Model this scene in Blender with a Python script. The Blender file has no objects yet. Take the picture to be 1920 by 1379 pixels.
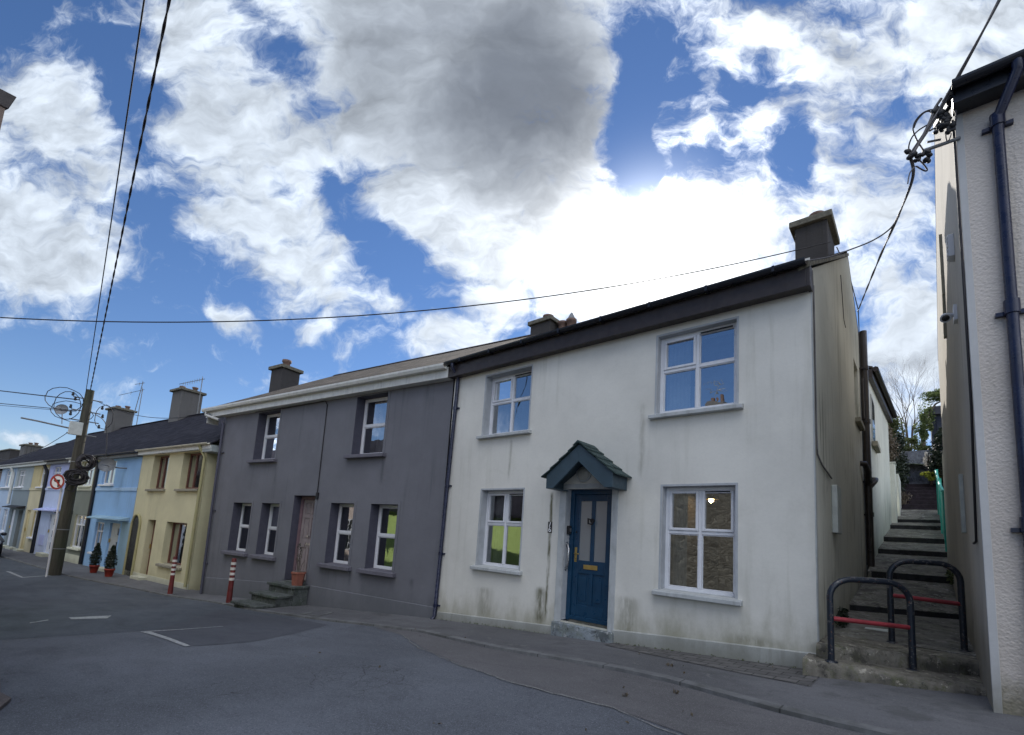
import bpy, bmesh, math, random
from mathutils import Vector, Matrix
random.seed(7)
sc = bpy.context.scene
COL = sc.collection
R_ = math.radians

# ------------------------------------------------------------------ camera calibration (world: X along street, Y into the white house, Z up, eye at origin)
FPX, PX, PY = 885.0, 960.0, 890.0
RM = Matrix(((0.75607461, -0.03691771, -0.65344339), (0.65129722, 0.14086792, 0.74563272), (0.06452216, -0.98933984, 0.13055106)))
def ray(u, v): return RM @ Vector((u - PX, v - PY, FPX))
def atY(u, v, Y): r = ray(u, v); return r * (Y / r.y)
def atX(u, v, X): r = ray(u, v); return r * (X / r.x)

def lerp_tab(x, xs, ys):
    if x <= xs[0]: return ys[0]
    for i in range(1, len(xs)):
        if x <= xs[i]:
            t = (x - xs[i-1]) / (xs[i] - xs[i-1]); return ys[i-1] + t * (ys[i] - ys[i-1])
    return ys[-1]
GX = [-400, -60, -40, -22, -16.3, -10.8, -7.25, -0.92, 3, 20, 200]
GZ = [-6, -2.6, -2.45, -2.33, -2.31, -1.95, -1.71, -1.26, -1.0, 0.3, 5]
def G(x): return lerp_tab(x, GX, GZ)

# ------------------------------------------------------------------ node helpers
class NT:
    def __init__(s, tree): s.t = tree; s.n = tree.nodes; s.l = tree.links
    def new(s, typ, **kw):
        n = s.n.new(typ)
        for k, v in kw.items(): setattr(n, k, v)
        return n
    def set(s, n, key, val):
        if val is None: return
        inp = n.inputs[key]
        if isinstance(val, bpy.types.NodeSocket): s.l.new(val, inp)
        else:
            try: inp.default_value = val
            except Exception:
                if isinstance(val, (int, float)): inp.default_value = (val,) * len(inp.default_value)
                else: inp.default_value = tuple(val) + (1.0,)
    def m(s, op, a, b=None, c=None, clamp=False):
        n = s.new('ShaderNodeMath', operation=op, use_clamp=clamp)
        s.set(n, 0, a); s.set(n, 1, b); s.set(n, 2, c); return n.outputs[0]
    def vm(s, op, a, b=None, scale=None):
        n = s.new('ShaderNodeVectorMath', operation=op); s.set(n, 0, a); s.set(n, 1, b)
        if scale is not None: s.set(n, 'Scale', scale)
        return n.outputs['Value'] if op in ('DOT_PRODUCT', 'LENGTH') else n.outputs[0]
    def mapping(s, vec, loc=(0,0,0), rot=(0,0,0), scale=(1,1,1), typ='POINT'):
        n = s.new('ShaderNodeMapping', vector_type=typ); s.set(n, 'Vector', vec)
        n.inputs['Location'].default_value = loc; n.inputs['Rotation'].default_value = rot; n.inputs['Scale'].default_value = scale
        return n.outputs[0]
    def noise(s, vec, scale=1.0, detail=4.0, rough=0.55, dist=0.0, lac=2.0):
        n = s.new('ShaderNodeTexNoise'); s.set(n, 'Vector', vec); s.set(n, 'Scale', scale); s.set(n, 'Detail', detail)
        s.set(n, 'Roughness', rough); s.set(n, 'Distortion', dist); s.set(n, 'Lacunarity', lac); return n.outputs['Fac']
    def ramp(s, fac, lo, hi, a=0.0, b=1.0, smooth=True):
        n = s.new('ShaderNodeMapRange', interpolation_type='SMOOTHSTEP' if smooth else 'LINEAR')
        s.set(n, 'Value', fac); s.set(n, 'From Min', lo); s.set(n, 'From Max', hi); s.set(n, 'To Min', a); s.set(n, 'To Max', b)
        return n.outputs[0]
    def mix(s, fac, a, b, blend='MIX'):
        n = s.new('ShaderNodeMix', data_type='RGBA', blend_type=blend, clamp_factor=True)
        s.set(n, 'Factor', fac)
        for k, v in ((6, a), (7, b)):
            if isinstance(v, bpy.types.NodeSocket): s.l.new(v, n.inputs[k])
            elif isinstance(v, (int, float)): n.inputs[k].default_value = (v, v, v, 1)
            else: n.inputs[k].default_value = tuple(v[:3]) + (1.0,)
        return n.outputs[2]
    def voronoi(s, vec, scale, feature='F1', rand=1.0):
        n = s.new('ShaderNodeTexVoronoi', feature=feature); s.set(n, 'Vector', vec); s.set(n, 'Scale', scale); s.set(n, 'Randomness', rand); return n
    def sep(s, vec): n = s.new('ShaderNodeSeparateXYZ'); s.set(n, 0, vec); return n.outputs
    def comb(s, x, y, z): n = s.new('ShaderNodeCombineXYZ'); s.set(n, 0, x); s.set(n, 1, y); s.set(n, 2, z); return n.outputs[0]
    def pos(s): return s.new('ShaderNodeNewGeometry').outputs['Position']
    def objc(s): return s.new('ShaderNodeTexCoord').outputs['Object']
    def bump(s, h, strength=0.3, dist=0.01, normal=None):
        n = s.new('ShaderNodeBump'); s.set(n, 'Height', h); s.set(n, 'Strength', strength); s.set(n, 'Distance', dist)
        if normal is not None: s.l.new(normal, n.inputs['Normal'])
        return n.outputs[0]

MATS = {}
def material(name):
    m = bpy.data.materials.new(name); m.use_nodes = True; t = NT(m.node_tree)
    for n in list(t.n): t.n.remove(n)
    out = t.new('ShaderNodeOutputMaterial'); b = t.new('ShaderNodeBsdfPrincipled'); t.l.new(b.outputs[0], out.inputs[0])
    MATS[name] = m
    return m, t, b, out

def simple(name, col, rough=0.5, metal=0.0, var=0.12, vscale=6.0, bump=0.0, bscale=80.0, spec=0.5, dirt=0.0):
    m, t, b, out = material(name)
    P = t.pos()
    n = t.noise(P, vscale, 5, 0.6)
    c = t.mix(t.ramp(n, 0.3, 0.7), tuple(x * (1 - var) for x in col), tuple(min(1, x * (1 + var)) for x in col))
    if dirt:
        d = t.ramp(t.noise(t.mapping(P, scale=(9, 9, 2)), 1.3, 6, 0.7), 0.48, 0.75, 0, dirt)
        c = t.mix(d, c, (0.09, 0.085, 0.06))
    t.l.new(c, b.inputs['Base Color'])
    t.set(b, 'Roughness', t.ramp(t.noise(P, 14, 3), 0.3, 0.7, max(0.02, rough - 0.08), min(1, rough + 0.08)))
    b.inputs['Metallic'].default_value = metal; b.inputs['Specular IOR Level'].default_value = spec
    if bump: t.l.new(t.bump(t.noise(P, bscale, 4, 0.6), bump, 0.004), b.inputs['Normal'])
    return m

def render_wall(name, col, stain=(0.16, 0.15, 0.09), streak=0.25, base_dirt=0.6, base_h=0.8, slope=(0.0, -1.26), bstr=0.25, bscale=60, bdist=0.004, var=0.07, drips=(), topdirt=0.0, topz=3.2, blotch=0.15, band=None):
    """painted sand-cement render: broad tonal change, rain streaks, algae near the ground"""
    m, t, b, out = material(name)
    P = t.pos(); x, y, z = t.sep(P)
    n1 = t.noise(P, 0.9, 5, 0.6)
    c = t.mix(t.ramp(n1, 0.3, 0.7), tuple(v * (1 - var) for v in col), tuple(min(1, v * (1 + var)) for v in col))
    fine = t.noise(P, 26, 4, 0.65)
    c = t.mix(t.ramp(fine, 0.35, 0.7, 0.0, 0.10), c, tuple(v * 0.72 for v in col))
    st = t.noise(t.mapping(P, scale=(7, 7, 0.45)), 1.0, 6, 0.62, 0.3)
    big = t.ramp(t.noise(P, 0.6, 3, 0.5), 0.38, 0.66)
    sm = t.m('MULTIPLY', t.ramp(st, 0.5, 0.72), t.m('MULTIPLY', big, streak))
    c = t.mix(sm, c, stain)
    bl = t.ramp(t.noise(P, 2.3, 7, 0.68, 0.6), 0.54, 0.74, 0, blotch)
    c = t.mix(bl, c, tuple(0.5 * v + 0.5 * s for v, s in zip(col, stain)))
    h = t.m('SUBTRACT', z, t.m('MULTIPLY_ADD', x, slope[0], slope[1]))
    hn = t.m('MULTIPLY_ADD', t.noise(t.mapping(P, scale=(3, 3, 1.2)), 1.0, 7, 0.7), -1.5 * base_h, t.m('ADD', h, 0.45 * base_h))
    bm = t.ramp(hn, -0.4 * base_h, 0.55 * base_h, base_dirt, 0.0)
    c = t.mix(bm, c, stain)
    tm = t.ramp(t.m('ADD', z, t.m('MULTIPLY', st, 0.8)), topz - 0.4, topz + 0.6, 0, topdirt)
    c = t.mix(tm, c, tuple(v * 0.55 for v in stain))
    for (xc, w, z0, z1, s) in drips:
        dx = t.m('ABSOLUTE', t.m('SUBTRACT', t.m('ADD', x, t.m('MULTIPLY', t.noise(P, 3.0, 3), 0.06)), xc + 0.03))
        mk = t.m('MULTIPLY', t.ramp(dx, 0.0, w, 1, 0), t.m('MULTIPLY', t.ramp(z, z0, z0 + 0.25), t.ramp(z, z1 - 0.1, z1, 1, 0)))
        mk = t.m('MULTIPLY', mk, t.ramp(t.noise(t.mapping(P, scale=(14, 14, 3)), 1.0, 5, 0.7), 0.3, 0.6, 0.15 * s, s))
        c = t.mix(mk, c, tuple(v * 0.55 for v in stain))
    t.l.new(c, b.inputs['Base Color']); b.inputs['Roughness'].default_value = 0.9; b.inputs['Specular IOR Level'].default_value = 0.25
    h1 = t.noise(P, bscale, 5, 0.65); h2 = t.noise(P, 7, 3, 0.5)
    nb = t.bump(h2, 0.25, 0.012); t.l.new(t.bump(h1, bstr, bdist, nb), b.inputs['Normal'])
    return m

# --- walls
M_white = render_wall('white_render', (0.70, 0.685, 0.625), stain=(0.20, 0.19, 0.10), streak=0.18, base_dirt=0.65, base_h=0.8, slope=(0.0695, -1.196),
    drips=((-4.62, 0.05, -1.35, 0.8, 1.0), (-4.75, 0.16, -1.5, -0.75, 0.9), (-1.55, 0.5, -1.4, -0.95, 0.5), (-3.2, 0.25, -1.5, -0.7, 0.5), (-6.0, 0.3, -1.6, -0.9, 0.45), (-3.05, 0.07, 0.9, 2.1, 0.35), (-5.6, 0.05, 0.9, 1.8, 0.4)))
M_gable = render_wall('grimy_gable_render', (0.66, 0.65, 0.56), stain=(0.14, 0.13, 0.07), streak=0.85, base_dirt=0.6, base_h=1.2, slope=(0.0, -1.2), topdirt=0.35, topz=4.6, blotch=0.4, bstr=0.35)
M_ext = render_wall('extension_render', (0.70, 0.71, 0.64), stain=(0.12, 0.12, 0.07), streak=0.7, base_dirt=0.6, base_h=1.0, slope=(0.0, 0.0), blotch=0.3)
M_grey = render_wall('slate_grey_render', (0.168, 0.170, 0.190), stain=(0.09, 0.10, 0.105), streak=0.45, base_dirt=0.5, base_h=0.9, slope=(0.066, -1.25), bstr=0.3, var=0.09, blotch=0.3, drips=((-8.0, .10, -1.3, -.95, .5), (-9.9, .10, -1.4, -.95, .5), (-9.2, .08, .9, 1.65, .4), (-13.4, .08, .9, 1.65, .4)))
M_plinthw = render_wall('plinth_render', (0.42, 0.43, 0.41), stain=(0.15, 0.15, 0.11), streak=0.4, base_dirt=0.6, base_h=0.4, slope=(0.0695, -1.196), blotch=0.5)
M_cream = render_wall('cream_render', (0.62, 0.58, 0.38), stain=(0.2, 0.18, 0.1), slope=(0, -2.3), base_dirt=0.35, base_h=.6)
M_creamside = render_wall('cream_reveal_render', (0.40, 0.37, 0.20), slope=(0, -2.3), base_dirt=0.2)
M_blue = render_wall('sky_blue_render', (0.30, 0.50, 0.78), stain=(0.15, 0.2, 0.25), slope=(0, -2.3), base_dirt=0.2)
M_paleblue = render_wall('light_blue_render', (0.42, 0.60, 0.82), stain=(0.15, 0.2, 0.25), slope=(0, -2.3), base_dirt=0.2)
M_bluegrey = render_wall('blue_grey_render', (0.30, 0.45, 0.55), stain=(0.15, 0.2, 0.25), slope=(0, -2.3), base_dirt=0.2)
M_olive = render_wall('olive_grey_render', (0.22, 0.235, 0.20), slope=(0, -2.3), base_dirt=0.2)
M_olivetan = render_wall('olive_tan_render', (0.44, 0.42, 0.30), slope=(0, -2.3), base_dirt=0.2)
M_palecream = render_wall('pale_cream_trim', (0.60, 0.60, 0.48), slope=(0, -2.3), base_dirt=0.3, base_h=.3)
M_lilac = render_wall('lilac_render', (0.46, 0.50, 0.76), slope=(0, -2.3), base_dirt=0.1)
M_lilac2 = render_wall('pale_lilac_render', (0.55, 0.62, 0.80), slope=(0, -2.3), base_dirt=0.1)
M_yellow = render_wall('yellow_render', (0.60, 0.50, 0.27), slope=(0, -2.3), base_dirt=0.2)
M_yellow2 = render_wall('pale_yellow_render', (0.64, 0.56, 0.36), slope=(0, -2.3), base_dirt=0.2)
M_midgrey = render_wall('mid_grey_render', (0.24, 0.28, 0.29), slope=(0, -2.3), base_dirt=0.2)
M_palegrey = render_wall('pale_grey_render', (0.38, 0.42, 0.42), slope=(0, -2.3), base_dirt=0.2)
M_icy = render_wall('icy_blue_render', (0.44, 0.54, 0.66), slope=(0, -2.3), base_dirt=0.2)
M_brownw = render_wall('brown_render', (0.22, 0.17, 0.14), slope=(0, -2.3), base_dirt=0.2)
M_lime = render_wall('lime_green_render', (0.46, 0.60, 0.20), slope=(0, -2.0), base_dirt=0.1)
M_pink = render_wall('pale_pink_render', (0.60, 0.50, 0.44), slope=(0, -2.0), base_dirt=0.1)
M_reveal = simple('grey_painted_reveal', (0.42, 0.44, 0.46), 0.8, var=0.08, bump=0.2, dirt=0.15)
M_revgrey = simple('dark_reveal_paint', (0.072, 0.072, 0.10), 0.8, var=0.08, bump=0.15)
M_sillg = simple('grey_sill_paint', (0.13, 0.125, 0.15), 0.75, var=0.1, bump=0.15, dirt=0.2)
M_sillw = simple('pale_sill_paint', (0.45, 0.47, 0.47), 0.7, var=0.08, bump=0.2, dirt=0.35)
M_sillc = simple('stone_sill', (0.28, 0.26, 0.20), 0.8, dirt=0.3)
M_pvc = simple('white_window_plastic', (0.74, 0.75, 0.78), 0.35, var=0.03, dirt=0.08)
M_gutw = simple('white_gutter_plastic', (0.62, 0.62, 0.58), 0.4, var=0.06, dirt=0.3)
M_creamgut = simple('cream_gutter', (0.6, 0.57, 0.45), 0.5, dirt=0.2)
M_brownwood = simple('brown_window_wood', (0.13, 0.045, 0.03), 0.45, bump=0.1)
M_brownboard = simple('brown_fascia_board', (0.035, 0.026, 0.024), 0.45, var=0.2, bump=0.15, dirt=0.1)
M_blackpipe = simple('black_gutter_plastic', (0.012, 0.014, 0.02), 0.35, var=0.2)
M_navypipe = simple('navy_painted_pipe', (0.012, 0.016, 0.045), 0.3, var=0.2, dirt=0.06)
M_brownpipe = simple('dark_brown_pipe', (0.03, 0.024, 0.022), 0.4, var=0.2)
M_cablem = simple('black_cable', (0.02, 0.017, 0.02), 0.6)
M_cableg = simple('weathered_cable', (0.16, 0.15, 0.15), 0.6)
M_doorblue = simple('blue_door_paint', (0.008, 0.046, 0.098), 0.35, var=0.12, bump=0.08)
M_pinkdoor = simple('dusty_pink_door', (0.30, 0.25, 0.25), 0.7, var=0.1, dirt=0.2)
M_pinkframe = simple('mauve_door_frame', (0.20, 0.13, 0.145), 0.7, var=0.1)
M_brass = simple('brass', (0.55, 0.40, 0.14), 0.35, metal=0.7)
M_steel = simple('steel', (0.5, 0.5, 0.5), 0.3, metal=0.9)
M_galv = simple('galvanised_steel', (0.20, 0.21, 0.22), 0.6, metal=0.3, dirt=0.2)
M_porch = simple('slate_blue_porch_paint', (0.036, 0.066, 0.088), 0.5, var=0.12, bump=0.1)
M_porchtile = simple('mossy_green_shingle', (0.030, 0.054, 0.052), 0.9, var=0.35, vscale=20, bump=0.5, bscale=60)
M_terra = simple('terracotta', (0.26, 0.09, 0.06), 0.8, var=0.15, dirt=0.25)
M_redpot = simple('red_pot_paint', (0.30, 0.035, 0.02), 0.5)
M_chpot = simple('clay_chimney_pot', (0.15, 0.095, 0.075), 0.85, var=0.2, dirt=0.3)
M_chim = render_wall('sooty_chimney_render', (0.060, 0.056, 0.055), stain=(0.03, 0.03, 0.022), streak=0.8, base_dirt=0, blotch=0.7, bstr=0.5, bscale=30, bdist=0.01)
M_chim2 = render_wall('grey_chimney_render', (0.135, 0.13, 0.125), stain=(0.05, 0.05, 0.04), streak=0.8, base_dirt=0, blotch=0.6, bstr=0.4, bscale=30)
M_chcap = simple('chimney_cap_concrete', (0.14, 0.13, 0.10), 0.9, var=0.3, vscale=12, bump=0.5, dirt=0.4)
M_black = simple('matt_black', (0.01, 0.01, 0.012), 0.6)
M_red = simple('red_paint', (0.30, 0.02, 0.018), 0.5, var=0.2, dirt=0.25)
M_redrail = simple('red_rail_paint', (0.28, 0.03, 0.04), 0.45, var=0.25, dirt=0.25)
M_maroon = simple('maroon_bollard_paint', (0.14, 0.018, 0.018), 0.5, var=0.3, dirt=0.3)
M_whiteband = simple('reflective_white', (0.70, 0.66, 0.60), 0.5, dirt=0.2)
M_signw = simple('sign_white', (0.75, 0.75, 0.75), 0.4, var=0.02)
M_lampglass = simple('opal_lamp_glass', (0.42, 0.42, 0.38), 0.3, dirt=0.3)
M_curtain = simple('pale_curtain', (0.62, 0.62, 0.58), 0.95, var=0.1)
M_curtgrey = simple('grey_net_curtain', (0.22, 0.23, 0.25), .95)
M_blindw = simple('pinkish_blind', (0.5, 0.42, 0.38), 0.9)
M_limerefl = simple('lime_reflection_sheet', (0.46, 0.66, 0.20), 0.9)  # lime reflection put into the colour of a sheet behind the glass
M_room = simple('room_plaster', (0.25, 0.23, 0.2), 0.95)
M_boxg = simple('pale_meter_box', (0.50, 0.53, 0.50), 0.5, dirt=0.15)
M_greenfence = simple('turquoise_fence_paint', (0.05, 0.38, 0.30), 0.5, var=0.2, dirt=0.1)
M_darkstair = simple('dark_step_timber', (0.022, 0.015, 0.022), 0.85, var=0.3, bump=0.4)
M_shedw = simple('blue_black_shed_board', (0.022, 0.028, 0.05), 0.7, var=0.15, bump=0.3)
M_shedtrim = simple('weathered_shed_fascia', (0.10, 0.10, 0.12), 0.8)
M_bark = simple('bark', (0.13, 0.10, 0.085), 0.9, var=0.3, vscale=20, bump=0.5)
M_poleW = None

def railmat():
    m, t, b, out = material('chipped_blue_rail_paint')
    P = t.pos(); n = t.noise(P, 22, 8, 0.75)
    c = t.mix(t.ramp(n, 0.56, 0.62), (0.010, 0.016, 0.027), (0.15, 0.14, 0.13))
    c = t.mix(t.ramp(t.noise(P, 40, 4), 0.62, 0.68), c, (0.12, 0.05, 0.03))
    t.l.new(c, b.inputs['Base Color']); b.inputs['Roughness'].default_value = 0.38
    t.l.new(t.bump(n, 0.3, 0.002), b.inputs['Normal']); return m
M_rail = railmat()

def roughcast():
    m, t, b, out = material('cream_roughcast')
    P = t.pos(); x, y, z = t.sep(P)
    n = t.noise(P, 44, 4, 0.6); v = t.voronoi(P, 52, 'SMOOTH_F1')
    n1 = t.noise(P, 0.8, 4); base = t.mix(t.ramp(n1, 0.3, 0.7), (0.58, 0.52, 0.46), (0.68, 0.62, 0.56))
    base = t.mix(t.ramp(t.noise(t.mapping(P, scale=(6, 6, .5)), 1, 6, .65), 0.50, 0.72, 0, 0.5), base, (0.42, 0.38, 0.31))
    low = t.ramp(t.m('ADD', z, t.m('MULTIPLY', t.noise(P, 4, 6, .7), 0.7)), -0.75, -0.45, 0.75, 0)
    base = t.mix(low, base, (0.13, 0.12, 0.06))
    t.l.new(base, b.inputs['Base Color']); b.inputs['Roughness'].default_value = 0.92
    h = t.m('ADD', t.m('MULTIPLY', n, 0.8), t.m('MULTIPLY', v.outputs['Distance'], -0.5))
    t.l.new(t.bump(h, 0.75, 0.012), b.inputs['Normal']); return m
M_rough = roughcast()
M_roughside = render_wall('smooth_cream_side_render', (0.56, 0.52, 0.46), stain=(0.16, 0.14, 0.10), streak=0.4, base_dirt=0.6, base_h=0.9, slope=(0, -0.9), blotch=0.25, bstr=0.5, bscale=40, bdist=0.006)
M_quoin = render_wall('smooth_corner_band', (0.56, 0.56, 0.55), stain=(0.14, 0.13, 0.08), streak=0.3, base_dirt=0.6, base_h=0.5, slope=(0, -1.15), blotch=0.2)

def slate(name, c1, c2, moss=0.2, mossc=(0.12, 0.11, 0.05), w=0.3, h=0.2, contrast=1.0):
    m, t, b, out = material(name)
    O = t.objc(); P = t.pos()
    br = t.new('ShaderNodeTexBrick'); t.set(br, 'Vector', t.mapping(O, scale=(1, 1.15, 0)))
    br.offset = 0.5; t.set(br, 'Scale', 1.0); t.set(br, 'Mortar Size', 0.006); t.set(br, 'Brick Width', w); t.set(br, 'Row Height', h); t.set(br, 'Bias', 0.0)
    t.set(br, 'Color1', (0, 0, 0)); t.set(br, 'Color2', (1, 1, 1)); t.set(br, 'Mortar', (0.5, 0.5, 0.5))
    c = t.mix(br.outputs['Color'], c1, c2)
    c = t.mix(t.ramp(t.noise(P, 1.4, 6, .65), 0.4, 0.7, 0, 0.5), c, tuple(v * 0.7 for v in c1))
    c = t.mix(t.ramp(t.noise(P, 9, 7, .75), 0.52, 0.72, 0, moss), c, mossc)
    c = t.mix(br.outputs['Fac'], c, (0.012, 0.012, 0.012))
    t.l.new(c, b.inputs['Base Color']); b.inputs['Roughness'].default_value = 0.95; b.inputs['Specular IOR Level'].default_value = 0.12
    yy = t.m('FRACT', t.m('DIVIDE', t.m('MULTIPLY', t.sep(O)[1], 1.15), h))
    hh = t.m('ADD', t.m('MULTIPLY', yy, -1.0), t.m('MULTIPLY', br.outputs['Color'], 0.4))
    hh = t.m('SUBTRACT', hh, t.m('MULTIPLY', br.outputs['Fac'], 0.6))
    t.l.new(t.bump(hh, 0.8, 0.02), b.inputs['Normal']); return m
M_slate = slate('brown_grey_roof_slate', (0.035, 0.03, 0.027), (0.115, 0.095, 0.08), 0.5, (0.16, 0.13, 0.07))
M_slatedk = slate('dark_roof_slate', (0.018, 0.018, 0.025), (0.04, 0.038, 0.048), 0.25, (0.06, 0.05, 0.03))

def asphalt(name, base, var, cracks=True, speck=0.5, edge=False):
    m, t, b, out = material(name)
    P = t.pos(); x, y, z = t.sep(P)
    big = t.noise(P, 0.35, 5, 0.6); mid = t.noise(t.mapping(P, scale=(1, 2.2, 1)), 0.9, 6, 0.65, 0.5)
    c = t.mix(t.ramp(big, 0.35, 0.68), tuple(v * (1 - var) for v in base), tuple(v * (1 + var) for v in base))
    c = t.mix(t.ramp(mid, 0.50, 0.72, 0, 0.45), c, tuple(v * 0.62 for v in base))
    sp = t.noise(P, 110, 2, 0.7); c = t.mix(t.ramp(sp, 0.54, 0.68, 0, speck), c, tuple(min(1, v * 2.2) for v in base))
    c = t.mix(t.ramp(t.noise(P, 14, 5, .75), 0.5, 0.72, 0, .35), c, tuple(v * 1.35 for v in base))
    sp2 = t.noise(P, 45, 4, 0.75); c = t.mix(t.ramp(sp2, 0.5, 0.66, 0, min(1, speck * .8)), c, tuple(v * 0.5 for v in base))
    if edge:
        c = t.mix(t.ramp(t.noise(P, 3.2, 8, .75, .8), .60, .66, 0, .55), c, (0.21, 0.21, 0.20)); c = t.mix(t.ramp(t.noise(P, 2.0, 7, .7), .52, .66, 0, .5), c, (0.055, 0.057, 0.055))
    hgt = t.m('ADD', sp, t.m('MULTIPLY', sp2, 0.6))
    if cracks:
        wv = t.vm('ADD', P, t.vm('SCALE', t.new_noise_col(P, 2.5), scale=0.55))
        v = t.voronoi(wv, 1.6, 'DISTANCE_TO_EDGE'); v2 = t.voronoi(wv, 4.5, 'DISTANCE_TO_EDGE')
        # alligator cracking centred on two worn areas, hairlines elsewhere
        d1 = t.vm('LENGTH', t.vm('MULTIPLY', t.vm('SUBTRACT', P, (-4.3, 2.9, -1.5)), (0.8, 1.0, 0)))
        d2 = t.vm('LENGTH', t.vm('MULTIPLY', t.vm('SUBTRACT', P, (-6.9, 0.4, -1.7)), (0.9, 1.0, 0)))
        area = t.m('MAXIMUM', t.ramp(t.m('ADD', d1, t.m('MULTIPLY', mid, 0.6)), 0.5, 1.2, 1, 0), t.ramp(d2, 0.1, 0.5, 1, 0))
        hair = t.m('MULTIPLY', t.ramp(t.noise(P, 0.5, 2), 0.6, 0.7, 0, 1), t.ramp(v.outputs['Distance'], 0.0, 0.008, 0.7, 0))
        cr = t.m('MAXIMUM', t.m('MULTIPLY', area, t.m('MAXIMUM', t.ramp(v2.outputs['Distance'], 0, 0.022, 0.55, 0), t.ramp(v.outputs['Distance'], 0, 0.012, .8, 0))), hair)
        c = t.mix(cr, c, (0.012, 0.012, 0.012)); hgt = t.m('SUBTRACT', hgt, t.m('MULTIPLY', cr, 2.0))
    t.l.new(c, b.inputs['Base Color']); t.set(b, 'Roughness', t.ramp(mid, 0.3, 0.7, 0.72, 0.95)); b.inputs['Specular IOR Level'].default_value = 0.35
    t.l.new(t.bump(hgt, 0.45, 0.006), b.inputs['Normal']); return m
def _nnc(s, vec, scale):
    n = s.new('ShaderNodeTexNoise'); s.set(n, 'Vector', vec); s.set(n, 'Scale', scale); s.set(n, 'Detail', 3.0)
    return s.vm('SUBTRACT', n.outputs['Color'], (0.5, 0.5, 0.5))
NT.new_noise_col = _nnc
M_roadmid = asphalt('middle_grey_asphalt', (0.080, 0.090, 0.104), 0.22, cracks=False, speck=0.7)
M_road = asphalt('worn_asphalt', (0.108, 0.117, 0.134), 0.22, speck=0.9)
M_roadold = asphalt('old_pale_asphalt', (0.125, 0.122, 0.125), 0.2, cracks=False, speck=0.65)
M_roaddark = asphalt('fresh_dark_asphalt', (0.074, 0.079, 0.092), 0.12, cracks=False, speck=0.3)
M_roadbrown = asphalt('brown_broken_paving', (0.14, 0.12, 0.115), 0.3, speck=0.6)
M_path = asphalt('pavement_asphalt', (0.115, 0.116, 0.122), 0.25, cracks=False, speck=0.5, edge=True)
def kerbmat():
    m, t, b, out = material('kerb_concrete')
    P = t.pos(); x = t.sep(P)[0]; n = t.noise(P, 5, 7, .7)
    c = t.mix(t.ramp(n, .3, .7), (0.11, 0.113, 0.115), (0.18, 0.183, 0.185)); c = t.mix(t.ramp(t.noise(P, 2.2, 6, .7), .45, .65, 0, .6), c, (0.06, 0.062, 0.055))
    j = t.ramp(t.m('ABSOLUTE', t.m('SUBTRACT', t.m('FRACT', t.m('DIVIDE', x, .92)), .5)), .489, .495, 0, .7)
    c = t.mix(j, c, (0.02, 0.02, 0.018)); t.l.new(c, b.inputs['Base Color']); b.inputs['Roughness'].default_value = .9
    t.l.new(t.bump(t.m('SUBTRACT', n, j), .5, .01), b.inputs['Normal']); return m
M_kerb = kerbmat()
M_seam = simple('pale_seam_grit', (0.17, 0.17, 0.165), .9, var=.4, vscale=40)
M_mark = simple('worn_white_line', (0.36, 0.37, 0.37), 0.8, var=0.35, vscale=30, dirt=0.75)

def pavers():
    m, t, b, out = material('concrete_pavers')
    P = t.pos()
    br = t.new('ShaderNodeTexBrick'); t.set(br, 'Vector', t.mapping(P, rot=(0, 0, 0.05), scale=(1, 1, 0)))
    t.set(br, 'Scale', 1.0); t.set(br, 'Mortar Size', 0.006); t.set(br, 'Brick Width', 0.21); t.set(br, 'Row Height', 0.14)
    t.set(br, 'Color1', (0, 0, 0)); t.set(br, 'Color2', (1, 1, 1)); t.set(br, 'Mortar', (0.5, 0.5, 0.5))
    c = t.mix(br.outputs['Color'], (0.095, 0.092, 0.092), (0.14, 0.135, 0.13))
    c = t.mix(t.ramp(t.noise(P, 8, 6, .7), .4, .7, 0, .6), c, (0.05, 0.048, 0.045))
    c = t.mix(br.outputs['Fac'], c, (0.02, 0.02, 0.018))
    t.l.new(c, b.inputs['Base Color']); b.inputs['Roughness'].default_value = 0.9
    t.l.new(t.bump(t.m('ADD', t.m('MULTIPLY', br.outputs['Fac'], -1.0), t.m('MULTIPLY', t.noise(P, 70, 4), .5)), 0.7, 0.008), b.inputs['Normal']); return m
M_pavers = pavers()

def concrete(name, base, moss, mossc=(0.09, 0.10, 0.035), ridged=False, stones=False):
    m, t, b, out = material(name)
    P = t.pos(); x, y, z = t.sep(P)
    n = t.noise(P, 3.5, 7, .7); c = t.mix(t.ramp(n, .3, .7), tuple(v * .7 for v in base), tuple(v * 1.35 for v in base))
    c = t.mix(t.ramp(t.noise(P, 5.5, 8, .75, .5), .47, .64, 0, moss), c, mossc)
    c = t.mix(t.ramp(t.noise(P, 4.2, 8, .72, .6), .50, .60, 0, .75), c, tuple(v * .32 for v in base))
    c = t.mix(t.ramp(t.noise(P, 9, 8, .78), .57, .63, 0, .85), c, tuple(min(.45, v * 2.6) for v in base))
    c = t.mix(t.ramp(t.noise(P, 15, 6, .8), .55, .66, 0, .8), c, (0.02, 0.02, 0.018))
    h = t.m('ADD', n, t.m('MULTIPLY', t.noise(P, 40, 5, .7), .5))
    if ridged:
        w = t.m('SINE', t.m('MULTIPLY', t.m('ADD', y, t.m('MULTIPLY', t.noise(P, 6, 2), .03)), 75.0)); h = t.m('ADD', h, t.m('MULTIPLY', w, .35))
        c = t.mix(t.ramp(w, -1, -.2, .45, 0), c, (0.02, 0.02, 0.018))
    t.l.new(c, b.inputs['Base Color']); b.inputs['Roughness'].default_value = 0.9
    t.l.new(t.bump(h, .8, 0.02), b.inputs['Normal']); return m
M_step = concrete('mossy_step_concrete', (0.165, 0.152, 0.125), .6)
M_tread = concrete('ridged_tread_concrete', (0.20, 0.192, 0.17), .45, ridged=True)
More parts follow.
